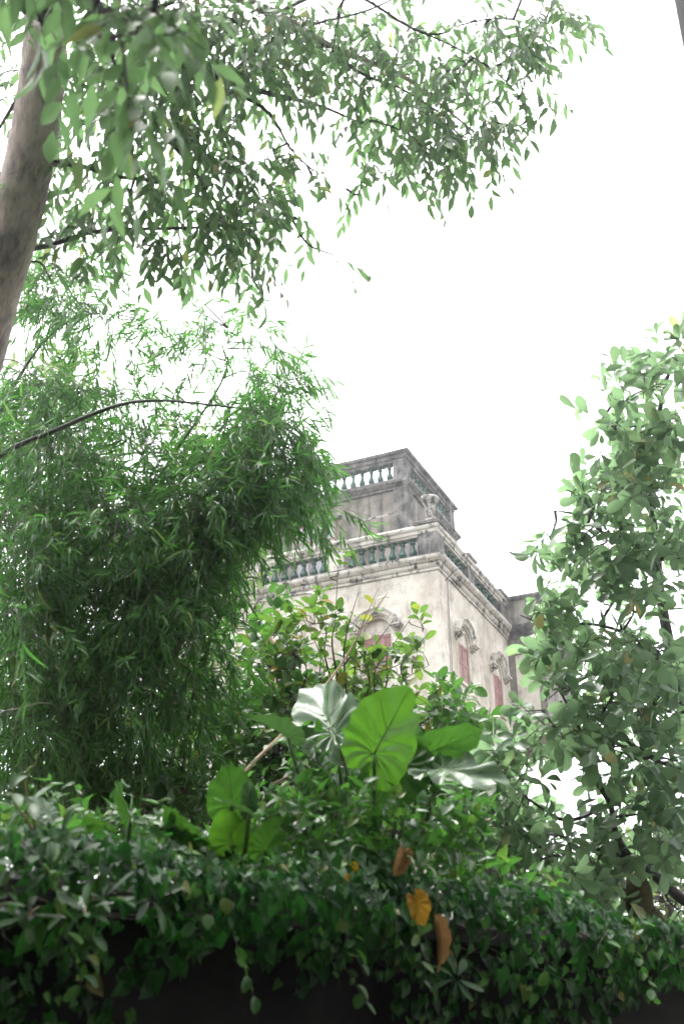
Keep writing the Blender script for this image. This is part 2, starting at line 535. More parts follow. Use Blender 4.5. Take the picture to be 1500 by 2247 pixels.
inset = -.14
balustrade(-VW, 0, 0, VD, .468, 1.0,
           [('x', .14, -2.52, -.54, 7), ('x', .14, -5.05, -3.05, 7), ('x', .14, -7.5, -5.5, 7),
            ('y', -.14, .50, 2.22, 6), ('y', -.14, 2.78, 4.9, 7)], 1.32, 'terrace_rail',
           [(-.27, .99), (-.01, .99), (.0, 1.04), (.03, 1.05), (.035, 1.13), (.07, 1.16), (.085, 1.22), (.06, 1.275), (-.30, 1.28)], 'stone', ['glaze', 'glaze_old'])


def pier(x0, x1, y0, y1, mat, capmat, z0=.465, z1=1.2):
    p = vpart('pier', *box_vf(x0, x1, y0, y1, z0, z1), mat)
    vpart('pier_cap', *ring_vf(x0, x1, y0, y1, [(-.18, z1 - .01), (.03, z1 - .01), (.035, z1 + .05), (.08, z1 + .08), (.09, z1 + .15), (.05, z1 + .18), (-.18, z1 + .185)], .003), capmat, p)
    return p


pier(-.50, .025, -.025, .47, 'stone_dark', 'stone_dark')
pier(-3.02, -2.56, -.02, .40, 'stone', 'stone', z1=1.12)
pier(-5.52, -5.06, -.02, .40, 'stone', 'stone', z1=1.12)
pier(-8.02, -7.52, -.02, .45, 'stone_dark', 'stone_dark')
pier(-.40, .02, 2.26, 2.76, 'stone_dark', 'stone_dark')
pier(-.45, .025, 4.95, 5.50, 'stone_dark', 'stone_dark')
urn = vpart('urn', *lathe_vf([(.20, 1.385), (.20, 1.43), (.15, 1.47), (.12, 1.52), (.135, 1.55), (.12, 1.58), (.125, 1.72), (.14, 1.86), (.19, 1.98), (.235, 2.03), (.245, 2.07), (.235, 2.115), (.19, 2.12), (.16, 2.05), (.02, 2.0)], -.22, .2, 20), 'urn', smooth=True)
for (x, y, za, zb_) in [(-.2, .25, 2.0, 2.75), (PX - .12, PY + .12, 4.3, 4.75), (PX - .1, PYE - .1, 4.3, 4.72), (-.25, 5.2, 1.3, 1.75)]:
    vpart('lightning_rod', *lathe_vf([(.008, za), (.004, zb_)], x, y, 6), 'iron')

# arched windows with closed plank shutters
def window(c, h, zs, zp, mp, slack=0.0):
    mq = mp
    sink = .04 if mp is map_left else -.035          # shutters on the side wall sit almost flush
    mp = lambda u, w_, z: mq(u, w_ + sink, z)
    arc = [(c + h * math.cos(math.pi - math.pi * k / 14), zp + h * math.sin(math.pi * k / 14)) for k in range(15)]
    V = [mp(a, .09, b) for a, b in arc]
    w = vpart('window', V + [mp(c - h, .09, zp - .03), mp(c + h, .09, zp - .03)], [tuple(range(14, -1, -1)) + (15, 16)], 'plaster')
    w.data.name = 'tympanum'
    V = [mp(c - h, .135, zs), mp(c + h, .135, zs), mp(c + h, .135, zp), mp(c - h, .135, zp)]
    vpart('opening_shade', V, [(0, 1, 2, 3)], 'iron', w)  # flat dark sheet in the iron colour, painted shade behind the shutters
    for s in (0, 1):                                                # two leaves, each of two planks and a rim
        a = c - h + .012 if s == 0 else c + .006
        b = c - .006 if s == 0 else c + h - .012
        op = slack * (1 if s == 0 else .6)
        VV, FF = [], []

        def bb(u0, u1, w0, w1, z0, z1):
            i = len(VV)
            P = []
            for (u, ww, z) in [(u0, w0, z0), (u1, w0, z0), (u1, w1, z0), (u0, w1, z0), (u0, w0, z1), (u1, w0, z1), (u1, w1, z1), (u0, w1, z1)]:
                f = (u - a) / (b - a) if s == 0 else (b - u) / (b - a)
                P.append(mp(u, ww - op * f, z))
            VV.extend(P)
            FF.extend([tuple(i + k for k in f) for f in [(0, 3, 2, 1), (4, 5, 6, 7), (0, 1, 5, 4), (1, 2, 6, 5), (2, 3, 7, 6), (3, 0, 4, 7)]])
        mid = (a + b) / 2
        bb(a, mid - .004, .075, .11, zs + .02, zp - .03)
        bb(mid + .004, b, .075, .11, zs + .02, zp - .03)
        bb(a, a + .05, .06, .0751, zs + .021, zp - .031)
        bb(b - .05, b, .06, .0751, zs + .021, zp - .031)
        for zz in (zs + .03, (zs + zp) / 2 - .03, zp - .11):
            bb(a + .05, b - .05, .062, .0752, zz, zz + .07)
        vpart('shutter', VV, FF, 'shutter', w)
    mp = mq
    # hood mould: stepped band round the arch ending in little corbels
    R = h + .03
    prof = [(R, .0), (R, -.05), (R + .04, -.06), (R + .05, -.10), (R + .13, -.12), (R + .20, -.17), (R + .235, -.16), (R + .235, .0)]
    V, F = [], []
    st = 18
    a0 = math.radians(-4)
    for k in range(st + 1):
        t = a0 + (math.pi - 2 * a0) * k / st
        jit = random.uniform(-.006, .006)
        for (r, d) in prof:
            V.append(mp(c + (r + jit) * math.cos(t), d, zp + .07 + (r * .86 + jit) * math.sin(t)))
    n = len(prof)
    for k in range(st):
        for i in range(n - 1):
            a = k * n + i
            F.append((a, a + 1, a + 1 + n, a + n))
    F.append(tuple(range(n))); F.append(tuple(range(st * n, st * n + n)))
    vpart('hood_mould', V, F, 'stone', w)
    for s in (-1, 1):
        cx = c + s * (R + .15)
        V, F = [], []
        for (d0, z0_, z1_, hw) in [(-.19, .02, .07, .15), (-.15, -.03, .02, .12), (-.10, -.08, -.03, .08), (-.05, -.12, -.08, .05)]:
            i = len(V)
            for (u, ww, z) in [(-hw, d0, z0_), (hw, d0, z0_), (hw, .02, z0_), (-hw, .02, z0_), (-hw, d0, z1_), (hw, d0, z1_), (hw, .02, z1_), (-hw, .02, z1_)]:
                V.append(mp(cx + u, ww, zp + .05 + z))
            F += [tuple(i + k for k in f) for f in [(0, 3, 2, 1), (4, 5, 6, 7), (0, 1, 5, 4), (1, 2, 6, 5), (2, 3, 7, 6), (3, 0, 4, 7)]]
        vpart('corbel', V, F, 'stone', w)
    V, F = [], []
    for (u, ww, z) in [(c - h - .06, -.05, zs - .07), (c + h + .06, -.05, zs - .07), (c + h + .06, .1, zs - .07), (c - h - .06, .1, zs - .07), (c - h - .06, -.05, zs), (c + h + .06, -.05, zs), (c + h + .06, .1, zs), (c - h - .06, .1, zs)]:
        V.append(mp(u, ww, z))
    vpart('sill', V, [(0, 3, 2, 1), (4, 5, 6, 7), (0, 1, 5, 4), (1, 2, 6, 5), (2, 3, 7, 6), (3, 0, 4, 7)], 'plaster', w)
    for s in (-1, 1):
        V = [mp(c + s * (h + .01) + du, -.06 + dw, zs - .01 + dz) for (du, dw, dz) in [(-.015, 0, 0), (.015, 0, 0), (.015, .07, 0), (-.015, .07, 0), (-.015, 0, .03), (.015, 0, .03), (.015, .07, .03), (-.015, .07, .03)]]
        vpart('shutter_stay', V, [(0, 3, 2, 1), (4, 5, 6, 7), (0, 1, 5, 4), (1, 2, 6, 5), (2, 3, 7, 6), (3, 0, 4, 7)], 'iron', w)


for hl in LH: window(*hl, map_left, .03)
for k, hl in enumerate(RH): window(*hl, map_right, .0 if k == 0 else .06)
for hl in low(LH, -3.9)[:2]: window(*hl, map_left)
for hl in low(RH, -3.9): window(*hl, map_right)

# conduit down the side wall and a bracket under the cornice
def vtube(name, pts, r, mat):
    a = Acc(); tube(a, np.array(pts) + np.array([0, 0, VZ]), r, r, 6)
    o = bpy.data.objects.new(name, a.mesh(name)); COL.objects.link(o); o.data.materials.append(M[mat]); o.parent = villa
    return o


vtube('conduit', [(.03, .60, .0), (.025, .61, -.8), (.03, .63, -1.8), (.025, .66, -2.8), (.03, .68, -4.4), (.03, .70, -8.0)], .013, 'cable')
vtube('wire', [(.03, .52, -.02), (.02, .54, -1.0), (.02, .55, -2.2), (.02, .56, -4.2)], .006, 'cable')
vtube('bracket', [(.0, .48, -.12), (.16, .60, .10), (.30, .78, .34)], .012, 'iron')

# roof pavilion
pv = vpart('pavilion_wall', *box_vf(PXE, PX, PY, PYE, .3, 3.3), 'plaster_dark')
for (x0, x1, y0, y1) in [(PX - .36, PX + .045, PY - .045, PY + .36), (PX - .36, PX + .045, PYE - .36, PYE + .045), (PXE - .045, PXE + .36, PY - .045, PY + .36)]:
    vpart('pilaster', *box_vf(x0, x1, y0, y1, .3, 3.28), 'stone_dark', pv)
vpart('repair_patch', *box_vf(-2.8, -1.64, PY - .006, PY + .01, 2.43, 2.50), 'urn', pv)
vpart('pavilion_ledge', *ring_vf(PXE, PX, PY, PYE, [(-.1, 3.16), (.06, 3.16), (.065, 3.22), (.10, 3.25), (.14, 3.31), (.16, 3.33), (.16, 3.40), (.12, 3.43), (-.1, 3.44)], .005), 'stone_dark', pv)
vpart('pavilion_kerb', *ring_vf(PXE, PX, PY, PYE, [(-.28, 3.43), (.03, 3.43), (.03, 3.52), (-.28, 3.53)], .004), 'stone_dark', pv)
balustrade(PXE, PX, PY, PYE, 3.525, 4.05, [('x', PY + .13, -4.15, -1.66, 9), ('x', PY + .13, -6.6, -4.6, 7), ('y', PX - .13, PY + .42, PYE - .42, 11)], 1.12, 'pavilion_rail',
           [(-.24, 4.04), (-.01, 4.04), (.0, 4.12), (.035, 4.14), (.04, 4.24), (.11, 4.27), (.12, 4.345), (-.28, 4.36)], 'stone_dark', ['glaze', 'glaze_old'])
for (x0, x1, y0, y1) in [(PX - .37, PX + .02, PY - .02, PY + .37), (PX - .37, PX + .02, PYE - .37, PYE + .02), (-4.6, -4.2, PY - .02, PY + .3), (PXE - .02, PXE + .37, PY - .02, PY + .37)]:
    vpart('pavilion_pier', *box_vf(x0, x1, y0, y1, 3.515, 4.10), 'stone_dark', pv)
# pavilion window: pale panes in a red frame
fr = vpart('pavilion_window', *box_vf(-4.55, -3.35, PY - .03, PY - .004, 1.0, 2.62), 'shutter')
for k in range(3):
    for z in (1.06, 1.58, 2.10):
        vpart('pane', *box_vf(-4.50 + k * .385, -4.50 + k * .385 + .33, PY - .045, PY - .029, z, z + .46), 'glass', fr)
vpart('window_head', *box_vf(-4.7, -3.2, PY - .10, PY - .003, 2.64, 2.72), 'stone_dark', fr)

# bay that projects from the back corner of the side wall
wb = vpart('rear_bay', *box_vf(-.5, 1.0, VD + .02, VD + 3.4, -2.6, .1), 'plaster_dark')
vpart('bay_cornice', *ring_vf(-.5, 1.0, VD + .02, VD + 3.4, [(-.1, .0), (.04, .0), (.07, .08), (.12, .16), (.20, .27), (.2, .36), (-.1, .38)], .005), 'stone_dark', wb)
vpart('bay_parapet', *box_vf(-.45, 1.0, VD + .06, VD + 3.3, .37, 1.2), 'plaster_dark', wb)
vpart('bay_rail', *ring_vf(-.45, 1.0, VD + .06, VD + 3.3, [(-.2, 1.19), (.03, 1.19), (.08, 1.25), (.08, 1.32), (-.2, 1.34)], .005), 'stone_dark', wb)
vpart('bay_panel', *box_vf(.2, .82, VD - .01, VD + .05, -2.2, -.5), 'plaster', wb)
vpart('bay_string', *ring_vf(-.5, 1.0, VD + .02, VD + 3.4, [(-.1, -2.6), (.05, -2.6), (.1, -2.5), (.1, -2.42), (-.1, -2.4)], .005), 'stone', wb)

# ------------------------------------------------------------------ garden wall and the house beside the camera
gw = thing('garden_wall', (WA[0], WA[1], 0), 'garden wall coloured dark for shade under the curtain of ivy', 'wall')


def along(name, s0, s1, n0, n1, z0, z1, mat, parent, bev=0.0):
    c = [W0 + WD * s0 + WN * n0, W0 + WD * s1 + WN * n0, W0 + WD * s1 + WN * n1, W0 + WD * s0 + WN * n1]
    ci = [W0 + WD * (s0 + bev) + WN * (n0 + bev), W0 + WD * (s1 - bev) + WN * (n0 + bev), W0 + WD * (s1 - bev) + WN * (n1 - bev), W0 + WD * (s0 + bev) + WN * (n1 - bev)]
    V = [(p[0], p[1], z0) for p in c] + [(p[0], p[1], z1 - bev) for p in c] + [(p[0], p[1], z1) for p in ci]
    F = [(0, 1, 2, 3)]
    for a in (0, 4):
        for k in range(4):
            F.append((a + k, a + 4 + k, a + 4 + (k + 1) % 4, a + (k + 1) % 4))
    F.append((8, 11, 10, 9))
    o = link(name, poly_mesh(name, V, F), mat, parent)
    return o


along('wall_body', 0, WLEN, -.14, .0, -.1, 2.2, M['shade_wall'], gw)
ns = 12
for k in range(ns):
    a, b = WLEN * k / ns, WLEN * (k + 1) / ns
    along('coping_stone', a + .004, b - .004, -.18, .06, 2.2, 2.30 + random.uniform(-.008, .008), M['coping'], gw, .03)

hs_ = thing('lane_house', (3.5, -1.0, 0), 'dark rendered house corner at the top right edge, with unseen shading wings', 'house')
hx, hy = 1.27, 3.0
hxy = [(hx, hy), (7, hy), (7, -8), (-9, -8), (-9, .8), (-3.4, .8), (-3.4, -2.2), (hx, -2.2)]  # seen corner plus tall unseen wings, added to shade wall and ivy
hn = len(hxy)
hV = [(x, y, 0) for x, y in hxy] + [(x, y, 14.0) for x, y in hxy]
hF = [(k, (k + 1) % hn, hn + (k + 1) % hn, hn + k) for k in range(hn)]
link('house_wall', poly_mesh('house_wall', hV, hF), M['house'], hs_)
hV = [(x, y, 14.0) for x, y in hxy] + [(x, y, 14.25) for x, y in hxy]
link('roof', poly_mesh('roof', hV, hF + [tuple(range(hn, 2 * hn)), tuple(reversed(range(hn)))]), M['house'], hs_)


# ------------------------------------------------------------------ leaf shapes (x along the leaf, unit length and width)
def leaf_shape(rows, curl=.15, fold=.12, twist=0.0, wave=0.0):
    """rows: [(x, half width)] between base and tip"""
    V = [(0, 0, 0, 0)]                # columns: along, across, lift by length, lift by width
    for i, (x, w) in enumerate(rows):
        z = -curl * x * x
        wv = wave * (1 if i % 2 else -1)
        tw = twist * x
        V += [(x, w, z, fold * w + wv + tw * w), (x, 0, z, 0), (x, -w, z, fold * w - wv - tw * w)]
    V.append((1, 0, -curl, 0))
    T = [(0, 2, 1), (0, 3, 2)]
    n = len(rows)
    for i in range(n - 1):
        a = 1 + 3 * i
        for k in (0, 1):
            T += [(a + k, a + k + 1, a + k + 4), (a + k, a + k + 4, a + k + 3)]
    a = 1 + 3 * (n - 1); e = len(V) - 1
    T += [(a, a + 1, e), (a + 1, a + 2, e)]
    return np.array(V, float), np.array(T)


LANCE = [leaf_shape([(.18, .30), (.42, .5), (.70, .34), (.88, .14)], c, f, t) for c, f, t in [(.12, .35, 0), (.30, .5, .25), (.05, .25, -.3)]]
BAMBOO = [leaf_shape([(.12, .42), (.45, .5), (.8, .25)], c, f, t) for c, f, t in [(.10, .5, .0), (.28, .6, .5), (.45, .6, -.4)]]
OVAL = [leaf_shape([(.10, .20), (.28, .42), (.55, .5), (.80, .38), (.94, .19)], c, f, t, w) for c, f, t, w in [(.12, .30, 0, .01), (.28, .40, .2, .015), (-.08, .35, -.25, .01)]]
OBOV = [leaf_shape([(.12, .13), (.32, .32), (.58, .49), (.82, .44), (.95, .22)], c, f, t, w) for c, f, t, w in [(.14, .28, 0, .012), (.32, .42, .2, .018), (-.06, .30, -.25, .012)]]


def heart_shape(curl, fold):
    rows = [(-.16, .26), (-.05, .44), (.18, .5), (.45, .38), (.72, .18)]
    V, T = leaf_shape(rows, curl, fold)
    V[0] = (-.02, 0, 0, 0)
    V[2] = (.02, 0, 0, 0)          # notch at the stalk
    return V, T


HEART = [heart_shape(c, f) for c, f in [(.15, .25), (.35, .35), (.05, .45)]]


# ------------------------------------------------------------------ twigs -> leaves (all vectorised)
UP = np.array([0, 0, 1.0])


def jitter(n, s):
    return rng.normal(size=(n, 3)) * s


def perp(d):
    a = np.cross(d, UP + 0 * d)
    bad = np.linalg.norm(a, axis=-1) < .05
    a[bad] = np.array([1.0, 0, 0])
    a = nrm(a)
    return a, np.cross(a, d)


def tw_pinnate(B, D, K=9, L=.34, ll=.14, lw=.042, droop=.75):
    n = len(B)
    a, b = perp(D)
    out = []
    for k in range(K):
        t = (k + .7) / K
        keep = rng.random(n) < .9
        P = B + D * (L * t) + UP * (-.22 * L * t * t)
        s = 1 if k % 2 else -1
        d = nrm(D * .55 + a * s * (.75 if k < K - 1 else .05) - UP * droop * rng.uniform(.6, 1.4, (n, 1)) + jitter(n, .22))
        nv = nrm(b * 1.0 + UP * .6 + jitter(n, .45))
        sc = ll * rng.uniform(.75, 1.2, n)
        out.append((P[keep], d[keep], nv[keep], sc[keep], (lw / ll * sc * rng.uniform(.85, 1.15, n))[keep]))
    return [np.concatenate(z) for z in zip(*out)]


def tw_whorl(B, D, K=6, ll=.17, lw=.095, alpha=(40, 95), stem=.12):
    n = len(B)
    a, b = perp(D)
    ph0 = rng.uniform(0, 6.28, n)
    out = []
    for k in range(K):
        keep = rng.random(n) < .92
        ph = ph0 + k * 2.4 + rng.normal(size=n) * .2
        al = np.radians(rng.uniform(*alpha, n))[:, None]
        rad = a * np.cos(ph)[:, None] + b * np.sin(ph)[:, None]
        d = nrm(D * np.cos(al) + rad * np.sin(al) - UP * .18 + jitter(n, .1))
        P = B + D * (stem * (1 - k / K * .7)) + rad * .012
        nv = nrm(D * .9 + UP * .35 + jitter(n, .25) - rad * np.cos(al) * .4)
        sc = ll * rng.uniform(.5, 1.28, n)
        out.append((P[keep], d[keep], nv[keep], sc[keep], (lw / ll * sc * rng.uniform(.85, 1.1, n))[keep]))
    return [np.concatenate(z) for z in zip(*out)]


def tw_alt(B, D, K=7, L=.3, ll=.125, lw=.068):
    n = len(B)
    a, b = perp(D)
    ph0 = rng.uniform(0, 6.28, n)
    out = []
    for k in range(K):
        t = .25 + .75 * (k + .5) / K
        keep = rng.random(n) < .9
        ph = ph0 + k * 2.4
        rad = a * np.cos(ph)[:, None] + b * np.sin(ph)[:, None]
        d = nrm(D * .5 + rad * .85 + jitter(n, .2) - UP * .1)
        P = B + D * (L * t) + rad * .01
        nv = nrm(UP * .8 + D * .5 + jitter(n, .4))
        sc = ll * rng.uniform(.65, 1.2, n)
        out.append((P[keep], d[keep], nv[keep], sc[keep], (lw / ll * sc * rng.uniform(.85, 1.15, n))[keep]))
    return [np.concatenate(z) for z in zip(*out)]


def tw_bamboo(B, D, K=8, L=.30, ll=.19, lw=.021, droop=.55):
    n = len(B)
    a, b = perp(D)
    out = []
    for k in range(K):
        t = .3 + .7 * (k + .5) / K
        keep = rng.random(n) < .92
        P = B + D * (L * t) - UP * (.25 * L * t * t)
        ph = rng.uniform(0, 6.28, n)
        rad = a * np.cos(ph)[:, None] + b * np.sin(ph)[:, None]
        d = nrm(D * .75 + rad * .62 - UP * droop * rng.uniform(.2, 1.6, (n, 1)) + jitter(n, .12))
        nv = nrm(UP * .7 + rad * .4 + jitter(n, .5))
        sc = ll * rng.uniform(.6, 1.25, n)
        out.append((P[keep], d[keep], nv[keep], sc[keep], lw * rng.uniform(.75, 1.25, n)[keep]))
    return [np.concatenate(z) for z in zip(*out)]


def leaf_frames(d, nv):
    x = nrm(d)
    z = nrm(nv - (nv * x).sum(1, keepdims=True) * x)
    y = np.cross(z, x)
    return x, y, z


def put_leaves(parent, data, shapes, mat, n_single, near_bias=1.0, part='leaf', mass='foliage'):
    """the leaves that show largest become objects of their own, the rest one mass"""
    P, d, nv, ls, ws = data
    x, y, z = leaf_frames(d, nv)
    N = len(P)
    var = rng.integers(0, len(shapes), N)
    px, py, dep = proj(P)
    inside = (px > 5) & (px < 1495) & (py > 5) & (py < 2240)
    score = np.where(inside, ls * ws / dep ** (2 + near_bias * 2), -1)
    single = np.zeros(N, bool)
    single[np.argsort(-score)[:n_single]] = True
    single &= inside
    acc = Acc()
    for s, (V, T) in enumerate(shapes):
        sel = np.where((var == s) & ~single)[0]
        if not len(sel):
            continue
        W = (P[sel][:, None, :] + V[None, :, 0:1] * (x[sel] * ls[sel][:, None])[:, None, :]
             + V[None, :, 1:2] * (y[sel] * ws[sel][:, None])[:, None, :] + V[None, :, 2:3] * (z[sel] * ls[sel][:, None])[:, None, :] + V[None, :, 3:4] * (z[sel] * ws[sel][:, None])[:, None, :])
        TT = T[None, :, :] + (np.arange(len(sel)) * len(V))[:, None, None]
        acc.add(W.reshape(-1, 3), TT.reshape(-1, 3))
    if acc.n:
        o = link(mass, acc.mesh(mass), mat, parent)
        o['kind'] = 'stuff'
    mes = []
    for (V, T) in shapes:
        asp = float(np.mean(ws / ls))
        me = tri_mesh(part, np.column_stack([V[:, 0], V[:, 1], V[:, 2] + V[:, 3] * asp]), T); me.materials.append(mat); mes.append(me)
    off = np.array(parent.location)
    for i in np.where(single)[0]:
        o = bpy.data.objects.new(part, mes[var[i]])
        COL.objects.link(o)
        o.parent = parent
        m = np.eye(4)
        m[:3, 0] = x[i] * ls[i]; m[:3, 1] = y[i] * ws[i]; m[:3, 2] = z[i] * ls[i]; m[:3, 3] = P[i] - off
        o.matrix_basis = Matrix(m.tolist())


def plant(name, base, label, cat, group, limbs, blobs, twig, tkw, shapes, mat, n_single, wood, twigmat,
          droop=.3, out=.7, limb_r=None, wob=.0, stem_len=.0, branch_r=.011, twig_r=.0032, near_bias=1.0, lift=0.0, scatter=.55):
    """limbs: [(points, r0, r1, material, name)] in world; blobs: (px, py, rx, ry, d, dr, twigs)"""
    root = thing(name, base, label, cat, group)
    nodes = []
    for (pts, r0, r1, m_, nm) in limbs:
        path = smooth_path(pts, 7)
        a = Acc(); tube(a, path, r0, r1, 12 if r0 > .05 else 7, wob if r0 > .05 else 0)
        link(nm, a.mesh(nm), m_, root)
        nodes.append(path[len(path) // 5:])
    nodes = np.vstack(nodes)
    tw = Acc()
    Bs, Ds = [], []
    for (cx, cy, rx, ry, d, dr, n) in blobs:
        wb_ = isinstance(cx, tuple)
        c = np.array(cx) if wb_ else at(cx, cy, d)
        k = np.argmin(np.linalg.norm(nodes - c, axis=1) + .35 * np.maximum(0, c[2] * 0 + (nodes[:, 2] - c[2])))
        s = nodes[k]
        mid = (s + c) / 2 + UP * .12 * np.linalg.norm(c - s) + rng.normal(size=3) * .05
        br = smooth_path([s, mid, c], 5)
        tube(tw, br, branch_r, branch_r * .45, 5)
        u = rng.normal(size=(n, 3)); u = nrm(u) * (rng.random((n, 1)) ** .42)
        P = c + u * np.array(cy) if wb_ else at_many(cx + u[:, 0] * rx, cy + u[:, 1] * ry, d + u[:, 2] * dr)
        tdir = nrm(nrm(P - s) * out + nrm(P - c + 1e-4) * .4 - UP * droop + UP * lift + rng.normal(size=(n, 3)) * scatter)
        cand = np.vstack([br, nodes[np.argsort(np.linalg.norm(nodes - c, axis=1))[:6]]])
        for i in range(n):
            q = cand[np.argmin(np.linalg.norm(cand - P[i], axis=1))]
            L = np.linalg.norm(P[i] - q)
            pm = (q + P[i]) / 2 + UP * .10 * L
            e = P[i] + tdir[i] * tkw.get('L', tkw.get('stem', .15)) * .95
            tube(tw, smooth_path([q, pm, P[i], e], 2), twig_r * 1.5, twig_r * .5, 3)
        Bs.append(P); Ds.append(tdir)
    B, D = np.vstack(Bs), np.vstack(Ds)
    o = link('twigs', tw.mesh('twigs'), twigmat, root); o['kind'] = 'stuff'
    put_leaves(root, twig(B, D, **tkw), shapes, mat, n_single, near_bias)
    return root


def pp(*pts):
    return [at(*p) for p in pts]


# ------------------------------------------------------------------ leaning canopy tree (left)
TB = at(-330, 1900, 6.6)
trunk = [np.array([TB[0] - .1, TB[1], 1.9]), at(-190, 1250, 6.6), at(-60, 800, 6.8), at(-2, 600, 6.9), at(42, 450, 7.0), at(75, 300, 7.1), at(95, 150, 7.2), at(102, 40, 7.3), at(110, -150, 7.5), at(160, -420, 7.8)]
BD = M['bark_dark']
limbs = [
    (trunk, .19, .12, M['bark'], 'trunk'),
    (pp((60, 548, 7.0), (120, 535, 7.1), (200, 510, 7.2), (290, 503, 7.3), (420, 500, 7.4), (545, 490, 7.5), (640, 480, 7.6)), .020, .005, BD, 'limb'),
    (pp((110, 355, 7.1), (180, 365, 7.1), (255, 387, 7.2), (350, 400, 7.3), (440, 430, 7.4)), .020, .006, BD, 'limb'),
    (pp((110, -40, 7.3), (200, 10, 7.2), (300, 62, 7.2), (360, 95, 7.3), (430, 150, 7.4), (520, 185, 7.5), (590, 205, 7.6), (700, 232, 7.9), (790, 270, 8.1)), .055, .006, BD, 'limb'),
    (pp((360, 95, 7.3), (420, 145, 7.4), (480, 190, 7.5), (560, 226, 7.6), (600, 262, 7.7), (640, 330, 7.8), (690, 375, 7.8), (760, 415, 7.9)), .022, .002, BD, 'limb'),
    (pp((210, 30, 7.2), (260, 120, 7.2), (300, 205, 7.2), (340, 275, 7.3), (385, 325, 7.4), (430, 380, 7.4), (470, 460, 7.5), (520, 540, 7.5), (565, 600, 7.5)), .026, .003, BD, 'limb'),
    (pp((500, 170, 7.5), (560, 115, 7.6), (620, 80, 7.8), (700, 50, 8.0), (800, 25, 8.2), (900, -20, 8.4)), .016, .006, BD, 'limb'),
    (pp((300, -80, 7.4), (450, -30, 7.7), (600, 30, 8.0), (700, 90, 8.2), (780, 125, 8.4), (880, 165, 8.6), (960, 225, 8.6), (1040, 290, 8.5)), .050, .006, M['bark'], 'limb'),
    (pp((700, 90, 8.2), (790, 160, 8.2), (870, 190, 8.3), (930, 225, 8.3), (985, 260, 8.2)), .014, .004, BD, 'limb'),
    (pp((600, 30, 8.0), (750, -20, 8.3), (900, 60, 8.4), (960, 75, 8.5), (1010, 55, 8.5), (1100, 40, 8.5), (1190, 60, 8.6)), .013, .004, BD, 'limb'),
    (pp((900, 60, 8.4), (1010, 110, 8.4), (1100, 170, 8.3), (1160, 240, 8.2), (1190, 300, 8.2)), .008, .002, BD, 'limb'),
    (pp((110, -60, 7.3), (60, 20, 6.0), (90, 60, 4.6), (160, 70, 3.7), (250, 80, 3.3), (330, 60, 3.4)), .020, .004, M['twig_red'], 'limb'),
    (pp((75, 160, 7.3), (30, 230, 7.5), (-30, 330, 7.8)), .018, .008, BD, 'limb'),
    (pp((60, 330, 7.1), (0, 385, 7.4), (-60, 420, 7.6)), .022, .012, BD, 'limb'),
]
blobs = [
    (1190, 40, 60, 80, 8.5, .7, 15), (1080, 50, 110, 80, 8.5, .9, 27), (1150, 190, 50, 80, 8.2, .6, 14), (1000, 170, 110, 90, 8.5, .9, 29),
    (1090, 270, 60, 50, 8.2, .6, 13), (1010, 300, 80, 50, 8.1, .6, 17), (870, 110, 120, 90, 8.5, .9, 32), (890, 290, 90, 70, 8.1, .7, 26), (800, 370, 30, 30, 8.0, .3, 6),
    (790, 200, 60, 70, 8.3, .7, 13), (740, 60, 120, 80, 8.5, .9, 32), (640, 40, 100, 70, 8.0, .9, 29), (620, 150, 90, 50, 7.8, .7, 18),
    (520, 50, 110, 80, 7.5, .9, 45), (510, 180, 110, 60, 7.5, .8, 30), (420, 100, 100, 100, 7.0, .9, 45), (330, 50, 110, 80, 6.7, .9, 42),
    (310, 230, 100, 80, 7.1, .9, 38), (400, 300, 100, 60, 7.3, .7, 25), (490, 370, 80, 55, 7.5, .6, 20), (560, 440, 70, 45, 7.5, .6, 16),
    (640, 475, 40, 25, 7.6, .3, 8), (675, 365, 25, 20, 7.8, .2, 4), (567, 575, 25, 25, 7.5, .2, 6), (440, 480, 90, 50, 7.4, .6, 16), (300, 420, 110, 60, 7.2, .7, 22),
    (240, 500, 110, 40, 7.2, .6, 15), (180, 400, 80, 70, 7.3, .7, 18), (735, 560, 14, 4, 7.6, .05, 2), (60, 150, 110, 180, 8.5, .8, 38), (20, 400, 60, 120, 8.5, .6, 21),
    (90, -70, 140, 50, 6.2, .8, 30), (190, 130, 80, 100, 7.9, .6, 28), (110, 610, 30, 20, 7.0, .2, 3),
    (110, -115, 130, 35, 3.5, .35, 11), (280, 30, 70, 50, 3.3, .35, 8), (270, 190, 50, 40, 3.4, .3, 5), (350, 20, 70, 50, 3.6, .4, 6), (10, -60, 40, 40, 3.7, .3, 3),
    (250, -170, 320, 110, 7.0, 1.4, 60), (820, -160, 320, 110, 8.4, 1.1, 50),  # crown carried on above the view, added for shade
    (1215, 20, 40, 60, 8.5, .5, 7), (600, 330, 40, 30, 7.7, .4, 6), (360, 540, 90, 30, 7.3, .4, 9), (500, 520, 60, 30, 7.5, .4, 8), (940, 350, 60, 30, 8.1, .4, 7), (1140, 100, 60, 60, 8.4, .6, 10),
] + [(c_, (1.0, .9, .6), 0, 0, 0, 0, 170) for c_ in [(-2.6, 3.0, 8.2), (-1.0, 2.6, 8.6), (.8, 2.7, 8.6), (-2.4, 1.0, 8.2), (-.6, .8, 8.6), (1.2, .6, 8.6), (2.4, 2.2, 8.8), (-1.7, 1.5, 6.3), (.1, 1.5, 6.3), (-3.0, 2.4, 6.9), (-.8, 2.3, 7.3), (.9, 1.9, 7.4)]]  # unseen leaf clumps overhead, added to keep light off the ivy
